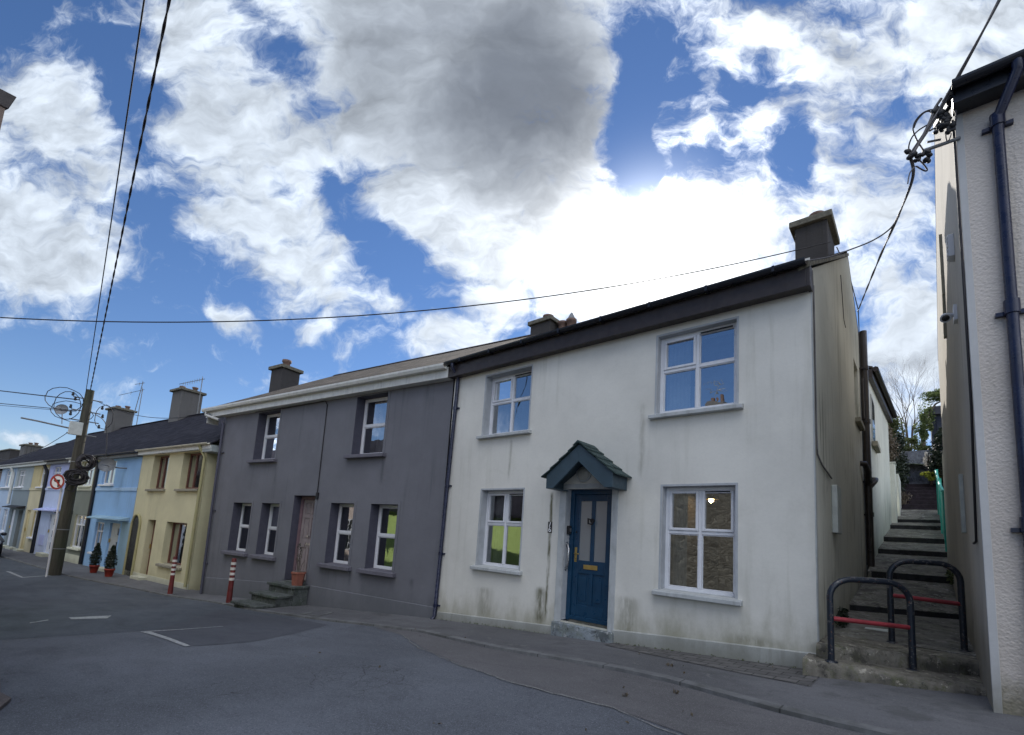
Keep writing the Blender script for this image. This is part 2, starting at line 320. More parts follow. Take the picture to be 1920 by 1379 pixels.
M_riser = concrete('dark_riser', (0.020, 0.021, 0.025), .25, (0.03, 0.04, 0.012))
M_stepg = concrete('grey_step_concrete', (0.085, 0.095, 0.09), .5, (0.035, 0.06, 0.025))
M_doorstep = concrete('pale_doorstep', (0.22, 0.25, 0.27), .4)
M_blockwall = concrete('blue_grey_block_wall', (0.17, 0.18, 0.21), .15)

def rubble():
    m, t, b, out = material('rubble_stone')
    P = t.pos(); w = t.vm('ADD', P, t.vm('SCALE', t.new_noise_col(P, 4), scale=.1))
    q = t.mapping(w, scale=(1, 1, 2.2)); v = t.voronoi(q, 6.0, 'DISTANCE_TO_EDGE'); v1 = t.voronoi(q, 6.0)
    c = t.mix(t.m('FRACT', t.m('MULTIPLY', t.sep(v1.outputs['Color'])[0], 3.7)), (0.10, 0.098, 0.085), (0.17, 0.165, 0.14))
    c = t.mix(t.ramp(v.outputs['Distance'], 0, .07, 1, 0), c, (0.05, 0.045, 0.035))
    t.l.new(c, b.inputs['Base Color']); b.inputs['Roughness'].default_value = .9
    t.l.new(t.bump(v.outputs['Distance'], .8, .04), b.inputs['Normal']); return m
M_rubble = rubble()

def woodpole():
    m, t, b, out = material('creosoted_pole_wood')
    P = t.pos(); n = t.noise(t.mapping(P, scale=(14, 14, .8)), 1, 7, .7)
    c = t.mix(t.ramp(n, .3, .7), (0.035, 0.032, 0.024), (0.085, 0.08, 0.06))
    c = t.mix(t.ramp(t.noise(t.mapping(P, scale=(2, 2, .6)), 1, 5, .6), .45, .65, 0, .5), c, (0.05, 0.065, 0.035))
    t.l.new(c, b.inputs['Base Color']); b.inputs['Roughness'].default_value = .85
    t.l.new(t.bump(n, .6, .01), b.inputs['Normal']); return m
M_poleW = woodpole()

def glass(name, refl=0.45, tint=(0.55, 0.6, 0.62)):
    m, t, b, out = material(name); t.n.remove(b)
    tr = t.new('ShaderNodeBsdfTransparent'); t.set(tr, 'Color', tint)
    gl = t.new('ShaderNodeBsdfGlossy'); t.set(gl, 'Roughness', 0.004); t.set(gl, 'Color', (0.93, 0.96, 1.0))
    P = t.pos(); t.l.new(t.bump(t.noise(P, 3.0, 2), 0.10, 0.02), gl.inputs['Normal'])
    fr = t.new('ShaderNodeFresnel'); fr.inputs[0].default_value = 1.6
    fac = t.m('MINIMUM', t.m('ADD', t.m('MULTIPLY', fr.outputs[0], 1.2), refl), 1.0)
    mx = t.new('ShaderNodeMixShader'); t.l.new(fac, mx.inputs[0]); t.l.new(tr.outputs[0], mx.inputs[1]); t.l.new(gl.outputs[0], mx.inputs[2])
    t.l.new(mx.outputs[0], out.inputs[0]); return m
M_glass = glass('window_glass', 0.42)
M_glasslow = glass('clear_window_glass', 0.24)
def frosted():
    m, t, b, out = material('frosted_glass')
    P = t.pos(); b.inputs['Base Color'].default_value = (0.20, 0.23, 0.25, 1); b.inputs['Roughness'].default_value = 0.3
    b.inputs['Specular IOR Level'].default_value = 1.0; b.inputs['Coat Weight'].default_value = 1.0; b.inputs['Coat Roughness'].default_value = .05
    t.l.new(t.bump(t.noise(P, 90, 3), .15, .002), b.inputs['Normal']); return m
M_frost = frosted()
def emit(name, col, s):
    m, t, b, out = material(name); b.inputs['Emission Color'].default_value = tuple(col) + (1,); b.inputs['Emission Strength'].default_value = s; return m
M_bulb = emit('warm_bulb', (1.0, 0.62, 0.3), 30)
def leafmat(name, c1, c2, tr=0.35):
    m, t, b, out = material(name)
    oi = t.new('ShaderNodeNewGeometry'); n = t.noise(oi.outputs['Position'], 5, 3); n2 = oi.outputs['Random Per Island']
    c = t.mix(t.m('MULTIPLY_ADD', n, .6, t.m('MULTIPLY', n2, .5)), c1, c2)
    t.l.new(c, b.inputs['Base Color']); b.inputs['Roughness'].default_value = .6
    tl = t.new('ShaderNodeBsdfTranslucent'); t.l.new(c, tl.inputs[0]); mx = t.new('ShaderNodeMixShader'); mx.inputs[0].default_value = tr
    t.l.new(b.outputs[0], mx.inputs[1]); t.l.new(tl.outputs[0], mx.inputs[2]); t.l.new(mx.outputs[0], out.inputs[0]); return m
M_leafdk = leafmat('dark_evergreen_leaf', (0.008, 0.014, 0.008), (0.02, 0.035, 0.014), .15)
M_leafmid = leafmat('hedge_leaf', (0.05, 0.07, 0.025), (0.13, 0.15, 0.05))
M_leafivy = leafmat('ivy_leaf', (0.07, 0.12, 0.04), (0.2, 0.24, 0.09), .45)
M_leafyel = leafmat('yellow_green_leaf', (0.20, 0.26, 0.03), (0.36, 0.38, 0.06), .45)
M_leafdry = leafmat('dry_twig_leaf', (0.08, 0.065, 0.05), (0.16, 0.13, 0.09), .2)
M_blossom = leafmat('white_blossom', (0.55, 0.52, 0.48), (0.7, 0.68, 0.62), .3)
M_grass = simple('rough_grass', (0.045, 0.06, 0.02), .95, var=.4, vscale=9, bump=.6)
M_carpaint = simple('dark_car_paint', (0.012, 0.014, 0.02), 0.12, var=.05)
M_tyre = simple('tyre_rubber', (0.015, 0.015, 0.016), .8)
M_carglass = simple('car_glass', (0.02, 0.025, 0.03), .05, spec=1.0, var=0)
M_headl = simple('headlamp_lens', (0.5, 0.52, 0.55), .1, var=0)

# ------------------------------------------------------------------ mesh builder
class MB:
    def __init__(s): s.v = []; s.f = []; s.sm = []
    def add(s, vs, fs, smooth=False):
        o = len(s.v); s.v += [tuple(p) for p in vs]
        for f in fs: s.f.append(tuple(i + o for i in f)); s.sm.append(smooth)
    def poly(s, pts): s.add(pts, [tuple(range(len(pts)))])
    def box(s, x0, x1, y0, y1, z0, z1):
        v = [(x, y, z) for z in (z0, z1) for y in (y0, y1) for x in (x0, x1)]
        s.add(v, [(0, 2, 3, 1), (4, 5, 7, 6), (0, 1, 5, 4), (2, 6, 7, 3), (0, 4, 6, 2), (1, 3, 7, 5)])
    def hexa(s, b, t):   # bottom 4, top 4 points
        s.add(list(b) + list(t), [(3, 2, 1, 0), (4, 5, 6, 7), (0, 1, 5, 4), (1, 2, 6, 5), (2, 3, 7, 6), (3, 0, 4, 7)])
    def prism(s, pts, off):   # planar polygon extruded by vector
        n = len(pts); o = Vector(off); a = [Vector(p) for p in pts]; b = [p + o for p in a]
        s.add(a + b, [tuple(range(n))[::-1], tuple(range(n, 2 * n))] + [(i, (i + 1) % n, n + (i + 1) % n, n + i) for i in range(n)])
    def tube(s, path, r, n=8, caps=True, smooth=True):
        pts = [Vector(p) for p in path]; rs = r if isinstance(r, (list, tuple)) else [r] * len(pts)
        rings = []; up = None
        for i, p in enumerate(pts):
            d = (pts[min(i + 1, len(pts) - 1)] - pts[max(i - 1, 0)])
            if d.length < 1e-9: d = Vector((0, 0, 1))
            d.normalize()
            if up is None:
                up = Vector((0, 0, 1)) if abs(d.z) < .9 else Vector((1, 0, 0))
            a = d.cross(up).normalized(); bb = a.cross(d).normalized(); up = bb
            rings.append([p + (a * math.cos(2 * math.pi * k / n) + bb * math.sin(2 * math.pi * k / n)) * rs[i] for k in range(n)])
        vs = [q for rg in rings for q in rg]; fs = []
        for i in range(len(rings) - 1):
            for k in range(n): fs.append((i * n + k, i * n + (k + 1) % n, (i + 1) * n + (k + 1) % n, (i + 1) * n + k))
        s.add(vs, fs, smooth)
        if caps:
            s.add(rings[0], [tuple(range(n))[::-1]]); s.add(rings[-1], [tuple(range(n))])
    def lathe(s, c, prof, n=16, smooth=True, rot=0.0, sx=1, sy=1):
        c = Vector(c); vs = []
        for (r, z) in prof:
            for k in range(n):
                a = rot + 2 * math.pi * k / n; vs.append((c.x + r * math.cos(a) * sx, c.y + r * math.sin(a) * sy, c.z + z))
        fs = [(i * n + k, i * n + (k + 1) % n, (i + 1) * n + (k + 1) % n, (i + 1) * n + k) for i in range(len(prof) - 1) for k in range(n)]
        s.add(vs, fs, smooth)
        s.add(vs[:n], [tuple(range(n))[::-1]]); s.add(vs[-n:], [tuple(range(n))])
    def disc(s, c, r, axis, n=20, th=.01):
        a = Vector(axis).normalized(); c = Vector(c); s.tube([c, c + a * th], r, n)
    def leaves(s, c, rad, count, size, rng, shell=.45, squash=1.0, spiky=0.0, clumps=0):
        c = Vector(c)
        cl = []
        for k in range(clumps):
            d = Vector((rng.gauss(0, 1), rng.gauss(0, 1), rng.gauss(0, 1))).normalized() * rng.uniform(.35, .95)
            cl.append((d, rng.uniform(.2, .42)))
        for i in range(count):
            if cl and rng.random() < .8:
                d0, rr = rng.choice(cl); p = d0 + Vector((rng.gauss(0, 1), rng.gauss(0, 1), rng.gauss(0, 1))).normalized() * rr * (rng.random() ** .4)
            else:
                d = Vector((rng.gauss(0, 1), rng.gauss(0, 1), rng.gauss(0, 1))).normalized(); p = d * (shell + (1 - shell) * rng.random() ** .5)
            p = Vector((p.x * rad[0], p.y * rad[1], p.z * rad[2])) + c
            a = Vector((rng.gauss(0, 1), rng.gauss(0, 1), rng.gauss(0, 1))).normalized(); b = a.cross(Vector((rng.gauss(0, 1), rng.gauss(0, 1), rng.gauss(0, 1)))).normalized()
            L = size * rng.uniform(.6, 1.4); W = L * rng.uniform(.4, .65)
            s.add([p - a * L * .5, p + b * W * .5, p + a * L * .5, p - b * W * .5], [(0, 1, 2, 3)])

class Frame:
    def __init__(s, o, ang=0.0): s.o = Vector(o); s.a = ang; s.M = Matrix.Translation(s.o) @ Matrix.Rotation(ang, 4, 'Z')
FO = Frame((0, 0, 0)); FW = Frame((0, 6.31, 0)); FG = Frame((-7.3, 6.31, 0), R_(8.088))

def link_mesh(name, mb, mat, parent=None, base=(0, 0, 0), mirror_label=None, bevel=0, recalc=True):
    me = bpy.data.meshes.new(name)
    b = Vector(base); me.from_pydata([tuple(Vector(v) - b) for v in mb.v], [], mb.f); me.update()
    me.polygons.foreach_set('use_smooth', mb.sm)
    if recalc:
        bm = bmesh.new(); bm.from_mesh(me); bmesh.ops.recalc_face_normals(bm, faces=bm.faces); bm.to_mesh(me); bm.free()
    me.materials.append(mat)
    o = bpy.data.objects.new(name, me); COL.objects.link(o)
    if parent is not None: o.parent = parent
    if bevel:
        md = o.modifiers.new('bevel', 'BEVEL'); md.width = bevel; md.segments = 2; md.limit_method = 'ANGLE'; md.angle_limit = R_(50)
    return o

class Thing:
    def __init__(s, name, label, cat, frame=FO, base=(0, 0, 0), group=None):
        s.base = Vector(base); s.frame = frame
        e = bpy.data.objects.new(name, None); COL.objects.link(e); e.empty_display_size = .3
        e.location = frame.M @ s.base; e.rotation_euler = (0, 0, frame.a)
        e['label'] = label; e['category'] = cat
        if group: e['group'] = group
        s.e = e
    def part(s, name, mb, mat, parent=None, bevel=0, label=None, recalc=True):
        o = link_mesh(name, mb, mat, parent or s.e, s.base, bevel=bevel, recalc=recalc)
        if label: o['label'] = label
        return o
def single(name, mb, mat, label, cat, base, group=None, bevel=0, recalc=True):
    o = link_mesh(name, mb, mat, None, base, bevel=bevel, recalc=recalc); o.location = base; o['label'] = label; o['category'] = cat
    if group: o['group'] = group
    return o
def struct(name, mb, mat, kind='structure', bevel=0):
    o = link_mesh(name, mb, mat, None, bevel=bevel, recalc=True); o['kind'] = kind; return o
def copy_tree(src, loc, rz=None, label=None):
    c = src.copy(); COL.objects.link(c); c.location = loc
    if rz is not None: c.rotation_euler = (c.rotation_euler.x, c.rotation_euler.y, rz)
    if label: c['label'] = label
    for ch in src.children:
        k = ch.copy(); COL.objects.link(k); k.parent = c
        for g in ch.children:
            q = g.copy(); COL.objects.link(q); q.parent = k
    return c

def wall_grid(mb, P, holes, x0, x1, z0, top, xs_extra=(), axis='x'):
    """wall sheet at coordinate P; holes [(a0,a1,z0,z1)], top(x) profile"""
    xs = sorted(set([x0, x1] + [h[0] for h in holes] + [h[1] for h in holes] + list(xs_extra)))
    zs = sorted(set([z0] + [h[2] for h in holes] + [h[3] for h in holes]))
    def q(a, z): return (a, P, z) if axis == 'x' else (P, a, z)
    for i in range(len(xs) - 1):
        a, b = xs[i], xs[i + 1]; ta, tb = top(a), top(b)
        for j in range(len(zs)):
            za = zs[j]; zb = zs[j + 1] if j + 1 < len(zs) else None
            m = (a + b) / 2
            if zb is not None and any(h[0] < m < h[1] and h[2] < (za + zb) / 2 < h[3] for h in holes): continue
            p = [q(a, min(za, ta)), q(b, min(za, tb)), q(b, tb if zb is None else min(zb, tb)), q(a, ta if zb is None else min(zb, ta))]
            if abs(p[0][2] - p[3][2]) < 1e-6 and abs(p[1][2] - p[2][2]) < 1e-6: continue
            mb.poly(p)
def reveal(mb, x0, x1, z0, z1, y0, d, sides='lrtb'):
    if 'l' in sides: mb.poly([(x0, y0, z0), (x0, y0 + d, z0), (x0, y0 + d, z1), (x0, y0, z1)])
    if 'r' in sides: mb.poly([(x1, y0, z0), (x1, y0 + d, z0), (x1, y0 + d, z1), (x1, y0, z1)])
    if 't' in sides: mb.poly([(x0, y0, z1), (x1, y0, z1), (x1, y0 + d, z1), (x0, y0 + d, z1)])
    if 'b' in sides: mb.poly([(x0, y0, z0), (x1, y0, z0), (x1, y0 + d, z0), (x0, y0 + d, z0)])

def fbox(mb, x0, x1, z0, z1, y0, y1, w):   # a rectangular frame ring, butted pieces
    mb.box(x0, x0 + w, y0, y1, z0, z1); mb.box(x1 - w, x1, y0, y1, z0, z1)
    mb.box(x0 + w, x1 - w, y0, y1, z0, z0 + w); mb.box(x0 + w, x1 - w, y0, y1, z1 - w, z1)

def curtain_mb(x0, x1, z0, z1, y, waves=6, amp=.02):
    mb = MB(); n = waves * 6; vs = []
    for i in range(n + 1):
        x = x0 + (x1 - x0) * i / n; yy = y + amp * math.sin(i / 6 * 2 * math.pi)
        vs += [(x, yy, z0), (x, yy, z1)]
    mb.add(vs, [(2 * i, 2 * i + 2, 2 * i + 3, 2 * i + 1) for i in range(n)], True); return mb

def window(t, x0, x1, z0, z1, depth, style, y=0.0, fm=None, sill=None, curt=None, gl=None, vent=None, label=None, silld=.09, sillx=.09, sillt=.075, rev=None, sur=None):
    fm = fm or M_pvc; gl = gl or M_glass; mb = MB(); ya, yb = y + depth, y + depth + .07
    panes = []
    W, H = x1 - x0, z1 - z0
    if style == 'grid':          # pvc casements 2 x 2, upper or one side opening
        f = .05; fbox(mb, x0, x1, z0, z1, ya, yb, f); xm = (x0 + x1) / 2; zt = z0 + H * .56
        m = .022; mb.box(xm - m, xm + m, ya - .002, yb - .01, z0 + f, z1 - f)
        mb.box(x0 + f, xm - m, ya + .003, yb - .01, zt - m, zt + m); mb.box(xm + m, x1 - f, ya + .003, yb - .01, zt - m, zt + m)
        cells = [(x0 + f, xm - m, z0 + f, zt - m), (xm + m, x1 - f, z0 + f, zt - m), (x0 + f, xm - m, zt + m, z1 - f), (xm + m, x1 - f, zt + m, z1 - f)]
        op = (2, 3) if vent != 'one' else (2,)
        for i, c in enumerate(cells):
            a = .035 if i in op else .012
            yo = ya - .012 if i in op else ya + .01
            fbox(mb, c[0] + .002, c[1] - .002, c[2] + .002, c[3] - .002, yo, yb - .02, a); panes.append((c[0] + a, c[1] - a, c[2] + a, c[3] - a, ya + .03))
    elif style == 'sash':        # one opening light over a fixed one
        f = .055; fbox(mb, x0, x1, z0, z1, ya, yb, f); zt = z0 + H * .52; m = .03
        mb.box(x0 + f, x1 - f, ya - .004, yb - .01, zt - m, zt + m)
        for a, b in ((z0 + f, zt - m), (zt + m, z1 - f)):
            fbox(mb, x0 + f, x1 - f, a, b, ya + .008, yb - .02, .02); panes.append((x0 + f + .02, x1 - f - .02, a + .02, b - .02, ya + .03))
    elif style == 'brown':       # side casement, centre mullion
        f = .07; fbox(mb, x0, x1, z0, z1, ya, yb, f); xs = [x0 + f, x0 + W * .36, x0 + W * .70, x1 - f]; 
        for xx in xs[1:3]: mb.box(xx - .035, xx + .035, ya - .003, yb, z0 + f, z1 - f)
        for i in range(3):
            a = xs[i] + (.035 if i else 0); b = xs[i + 1] - (.035 if i < 2 else 0); panes.append((a, b, z0 + f, z1 - f, ya + .03))
    elif style == 'cross':       # terrace window, mullion and high transom
        f = .06; fbox(mb, x0, x1, z0, z1, ya, yb, f); xm = (x0 + x1) / 2; zt = z0 + H * .7; m = .03
        mb.box(xm - m, xm + m, ya, yb, z0 + f, z1 - f); mb.box(x0 + f, xm - m, ya, yb, zt - m, zt + m); mb.box(xm + m, x1 - f, ya, yb, zt - m, zt + m)
        for a, b in ((x0 + f, xm - m), (xm + m, x1 - f)):
            panes.append((a, b, z0 + f, zt - m, ya + .03)); panes.append((a, b, zt + m, z1 - f, ya + .03))
    w = t.part('window', mb, fm, bevel=.006, label=label)
    for p in panes:
        g = MB(); g.poly([(p[0] - .004, p[4], p[2] - .004), (p[1] + .004, p[4], p[2] - .004), (p[1] + .004, p[4], p[3] + .004), (p[0] - .004, p[4], p[3] + .004)])
        t.part('pane', g, gl, parent=w)
    if rev:
        r_ = MB(); reveal(r_, x0, x1, z0, z1, 0, rev[1]); t.part('reveal', r_, rev[0], parent=w)
    if sur:
        r_ = MB(); band(r_, x0, x1, z0, z1, 0, sur[1], sur[2]); t.part('surround', r_, sur[0], parent=w)
    if vent:
        v = MB(); c = panes[-1]; v.box(c[0] + .01, c[1] - .01, ya - .016, ya - .003, c[3] + .008, c[3] + .026); t.part('trickle_vent', v, M_black, parent=w)
    if sill:
        s = MB(); s.hexa([(x0 - sillx, y - silld, z0 - sillt), (x1 + sillx, y - silld, z0 - sillt), (x1 + sillx, y + .003, z0 - sillt), (x0 - sillx, y + .003, z0 - sillt)],
                         [(x0 - sillx, y - silld, z0 - .02), (x1 + sillx, y - silld, z0 - .02), (x1 + sillx, y + .003, z0 - .002), (x0 - sillx, y + .003, z0 - .002)])
        s.hexa([(x0 + .001, y + .003, z0 - .05), (x1 - .001, y + .003, z0 - .05), (x1 - .001, ya, z0 - .05), (x0 + .001, ya, z0 - .05)],
               [(x0 + .001, y + .003, z0 - .002), (x1 - .001, y + .003, z0 - .002), (x1 - .001, ya, z0 + .012), (x0 + .001, ya, z0 + .012)])
        t.part('sill', s, sill, parent=w, bevel=.008)
    for c in (curt or ()):
        t.part('curtain', curtain_mb(x0 + c[0] * W, x0 + c[1] * W, z0 + (c[4] if len(c) > 4 else 0) * H, z1, ya + .16, waves=c[2]), c[3], parent=w)
    return w

def band(mb, x0, x1, z0, z1, y, w=.06, p=.004, bottom=False):
    e = .002; a, b, c, d = x0 - w, x0 - e, x1 + e, x1 + w
    mb.prism([(a, y - p, z0), (b, y - p, z0), (b, y - p, z1 + e), (c, y - p, z1 + e), (c, y - p, z0), (d, y - p, z0), (d, y - p, z1 + w), (a, y - p, z1 + w)], (0, p + .012, 0))

def pipe_run(path, r=.036, n=10): mb = MB(); mb.tube(path, r, n); return mb
def chimney(t, x0, x1, y0, y1, z0, z1, pots=(), mat=None, capmat=None, cap=.06, capt=.12, potr=.13, poth=.22, label=None):
    mb = MB(); mb.box(x0, x1, y0, y1, z0, z1 - capt + .001)
    c = t.part('chimney', mb, mat or M_chim, bevel=.015, label=label)
    k = MB(); k.box(x0 - cap, x1 + cap, y0 - cap, y1 + cap, z1 - capt, z1); k.box(x0 + .05, x1 - .05, y0 + .05, y1 - .05, z1 - .01, z1 + .05); t.part('chimney_cap', k, capmat or M_chcap, parent=c, bevel=.015)
    for (px, py) in pots:
        p = MB(); p.lathe((px, py, z1 + .03), [(potr * .9, 0), (potr * .85, poth * .6), (potr * 1.12, poth * .72), (potr * 1.12, poth), (potr * .8, poth), (potr * .8, poth * .6)], 14); t.part('chimney_pot', p, M_chpot, parent=c)
    return c
def gutter(mb, x0, x1, y, z, r=.06, square=False):
    n = 8; prof = []
    if square: prof = [(y + r, z), (y + r, z - 1.5 * r), (y - r * .6, z - 1.5 * r), (y - r, z - r * .6), (y - r, z), (y - r * .85, z), (y - r * .85, z - r * .5), (y - r * .5, z - 1.3 * r), (y + r * .85, z - 1.3 * r), (y + r * .85, z)]
    else:
        prof = [(y + r * math.cos(a), z + r * math.sin(a)) for a in [-math.pi * k / n for k in range(n + 1)]] + [(y + r * .85 * math.cos(a), z + r * .85 * math.sin(a)) for a in [-math.pi + math.pi * k / n for k in range(n + 1)]]
    mb.prism([(x0, a, b) for a, b in prof], (x1 - x0, 0, 0))
# ================================================================== WHITE HOUSE (world-aligned frame, facade at y=0 of FW)
YF = 6.31
wh = Thing('white_house', 'white rendered two-storey house with blue front door under a teal gabled porch', 'house', FW, (-4.1, 0, -1.48))
XL, XR = -7.28, -0.92
RIDGE_Y, RIDGE_Z, EAVE_Z = 4.35, 5.93, 3.5      # local y
holes = [(-6.345, -5.22, 1.89, 3.07), (-2.84, -1.76, 1.88, 3.05), (-6.25, -5.238, -0.56, 0.83), (-2.72, -1.768, -0.575, 0.828), (-4.33, -3.505, -1.235, 0.82)]
mb = MB(); wall_grid(mb, 0, holes, XL, XR, -2.2, lambda x: 3.62)
wall = wh.part('front_wall', mb, M_white)
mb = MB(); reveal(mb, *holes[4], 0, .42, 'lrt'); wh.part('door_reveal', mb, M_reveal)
# interior floor between storeys, keeps rooms separate and dark
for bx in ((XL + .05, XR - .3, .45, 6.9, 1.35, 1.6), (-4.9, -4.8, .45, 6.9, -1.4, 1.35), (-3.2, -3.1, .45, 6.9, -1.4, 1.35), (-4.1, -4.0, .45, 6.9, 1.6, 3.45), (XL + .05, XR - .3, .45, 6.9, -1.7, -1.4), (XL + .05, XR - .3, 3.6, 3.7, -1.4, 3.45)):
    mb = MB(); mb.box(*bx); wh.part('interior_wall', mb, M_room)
# gable wall (faces the alley) with one recessed window
def gtop(y): return 3.47 + (5.90 - 3.47) * min(y, 4.35) / 4.35 if y <= 4.35 else 5.90 - (y - 4.35) * .56
gh = [(4.85, 5.65, 2.75, 3.98)]
mb = MB(); wall_grid(mb, XR, gh, 0, 7.0, -2.2, gtop, (4.35,), axis='y')
a, b, c, d = gh[0]
for pts in ([(XR, a, c), (XR - .2, a, c), (XR - .2, a, d), (XR, a, d)], [(XR, b, c), (XR - .2, b, c), (XR - .2, b, d), (XR, b, d)], [(XR, a, d), (XR, b, d), (XR - .2, b, d), (XR - .2, a, d)], [(XR, a, c), (XR, b, c), (XR - .2, b, c), (XR - .2, a, c)]): mb.poly(pts)
# back and left walls
mb.poly([(XL, 7.0, -2.2), (XR, 7.0, -2.2), (XR, 7.0, gtop(7)), (XL, 7.0, gtop(7))])
mb.poly([(XL, 0, -2.2), (XL, 0, 3.5), (XL, 4.35, 5.9), (XL, 7, gtop(7)), (XL, 7, -2.2)])
wh.part('gable_wall', mb, M_gable, label='grimy streaked gable wall facing the alley')
mb = MB(); mb.box(XR - .2, XR - .16, a, b, c, d); w = wh.part('gable_window', mb, M_pvc); g = MB(); g.poly([(XR - .155, a + .05, c + .05), (XR - .155, b - .05, c + .05), (XR - .155, b - .05, d - .05), (XR - .155, a + .05, d - .05)]); wh.part('pane', g, M_carglass, parent=w)
mb = MB(); mb.box(XR + .002, XR + .09, a - .06, b + .06, c - .09, c - .003); wh.part('sill', mb, M_sillc, parent=w, bevel=.008)
# corner bead and verge capping
mb = MB(); mb.box(XR + .001, XR + .012, -.004, .075, -1.3, 3.42); wh.part('corner_bead', mb, M_sillw)
# plinth
mb = MB()
def pb(x): return -1.196 + .0695 * x - .35
for (p0, p1) in ((XL, -4.42), (-3.42, XR)):
    top = lambda x: -1.196 + .0695 * x + (.15 if x < -4 else .20)
    mb = MB(); mb.hexa([(p0, -.018, pb(p0)), (p1, -.018, pb(p1)), (p1, .01, pb(p1)), (p0, .01, pb(p0))], [(p0, -.018, top(p0)), (p1, -.018, top(p1)), (p1, .01, top(p1) + .02), (p0, .01, top(p0) + .02)]); wh.part('plinth', mb, M_plinthw)

# door surround raised render band
mb = MB(); mb.box(-4.45, -4.331, -.012, .02, -1.45, .83); mb.box(-3.504, -3.40, -.012, .02, -1.45, .83); mb.box(-4.45, -3.40, -.012, .02, .832, .90); wh.part('door_surround', mb, M_sillw, bevel=.004)
mb = MB(); mb.box(-4.46, -3.39, -.07, .30, -1.60, -1.262); wh.part('doorstep', mb, M_doorstep, bevel=.02)
mb = MB(); mb.box(-4.30, -3.52, .14, .30, -1.262, -1.215); wh.part('threshold', mb, M_step, bevel=.008)
# windows
cw = M_curtain
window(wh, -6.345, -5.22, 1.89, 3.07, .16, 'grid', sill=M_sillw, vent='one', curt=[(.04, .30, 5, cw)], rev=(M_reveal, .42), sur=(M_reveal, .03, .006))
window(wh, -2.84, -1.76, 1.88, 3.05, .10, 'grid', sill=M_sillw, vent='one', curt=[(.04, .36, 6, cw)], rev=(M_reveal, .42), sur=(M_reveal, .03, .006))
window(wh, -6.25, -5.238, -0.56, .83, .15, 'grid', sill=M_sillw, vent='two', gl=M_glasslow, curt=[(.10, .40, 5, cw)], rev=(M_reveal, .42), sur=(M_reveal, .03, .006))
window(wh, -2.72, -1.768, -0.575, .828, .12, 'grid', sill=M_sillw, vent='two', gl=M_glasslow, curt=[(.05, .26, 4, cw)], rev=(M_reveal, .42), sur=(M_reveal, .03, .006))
# blue door: frame, leaf, glazing, panels
dy = .16
mb = MB(); fbox_x0, fbox_x1 = -4.33, -3.505
mb.box(-4.33, -4.26, dy - .03, dy + .06, -1.235, .82); mb.box(-3.575, -3.505, dy - .03, dy + .06, -1.235, .82); mb.box(-4.26, -3.575, dy - .03, dy + .06, .745, .82)
door = wh.part('front_door', mb, M_doorblue, bevel=.005)
mb = MB(); y0, y1 = dy, dy + .045
lx0, lx1 = -4.258, -3.577
mb.box(lx0, lx0 + .10, y0, y1, -1.20, .743); mb.box(lx1 - .10, lx1, y0, y1, -1.20, .743)
mb.box(lx0 + .10, lx1 - .10, y0, y1, .64, .743); mb.box(lx0 + .10, lx1 - .10, y0, y1, -.50, -.30); mb.box(lx0 + .10, lx1 - .10, y0, y1, -1.20, -.98)
mb.box(-3.95, -3.885, y0, y1, -.30, .64); mb.box(-3.95, -3.885, y0, y1, -.98, -.50)
for xa, xb in ((lx0 + .10, -3.95), (-3.885, lx1 - .10)):
    mb.box(xa, xb, y0 + .018, y1, -.98, -.50); mb.box(xa + .05, xb - .05, y0 + .006, y0 + .019, -.92, -.56)
mb.box(lx0 - .01, lx1 + .01, y0 - .035, y0 + .002, -1.215, -1.16)
leaf = wh.part('door_leaf', mb, M_doorblue, parent=door, bevel=.005)
mb = MB()
for xa, xb in ((lx0 + .10, -3.95), (-3.885, lx1 - .10)): mb.box(xa, xb, y0 + .02, y1, -.30, .64)
wh.part('door_glass', mb, M_frost, parent=door)
mb = MB(); mb.box(-4.05, -3.80, y0 - .012, y0 + .001, -.43, -.36); wh.part('letter_box', mb, M_brass, parent=door, bevel=.003)
mb = MB(); mb.box(-4.225, -4.185, y0 - .008, y0 + .001, -.33, -.10); mb.tube([(-4.205, y0 - .005, -.2), (-4.205, y0 - .05, -.2), (-4.12, y0 - .055, -.2)], .010); mb.disc((-4.205, y0 - .001, -.29), .018, (0, -1, 0)); wh.part('door_handle', mb, M_brass, parent=door)
mb = MB(); mb.disc((-3.92, y0, .33), .035, (0, -1, 0), 16, .02); mb.tube([(-3.94, y0 - .02, .34), (-3.975, y0 - .05, .36), (-3.965, y0 - .06, .28), (-3.90, y0 - .055, .27), (-3.89, y0 - .03, .33)], .014); mb.disc((-4.21, y0, .14), .016, (0, -1, 0)); wh.part('door_knocker', mb, M_black, parent=door)
mb = MB(); mb.tube([(-4.29, -.0, -.40), (-4.27, -.07, -.36), (-4.255, -.09, -.25), (-4.255, -.09, -.08), (-4.27, -.07, .0), (-4.29, .0, .03)], .013)
mb = MB(); mb.tube([(-4.329, .07, -.45), (-4.30, .06, -.44), (-4.27, .045, -.36), (-4.27, .045, -.14), (-4.30, .06, -.06), (-4.329, .07, -.05)], .013, 10); mb.disc((-4.33, .07, -.45), .03, (1, 0, 0), 14, .008); mb.disc((-4.33, .07, -.05), .03, (1, 0, 0), 14, .008)
wh.part('grab_handle', mb, M_steel)
mb = MB(); mb.box(-4.328, -4.28, .045, .12, .10, .235); kb = wh.part('key_safe', mb, M_black, bevel=.008); mb = MB(); mb.box(-4.279, -4.274, .06, .105, .14, .2); wh.part('keypad', mb, M_steel, parent=kb); mb = MB(); mb.disc((-4.328, .08, -.10), .012, (1, 0, 0)); wh.part('bell_push', mb, M_black)
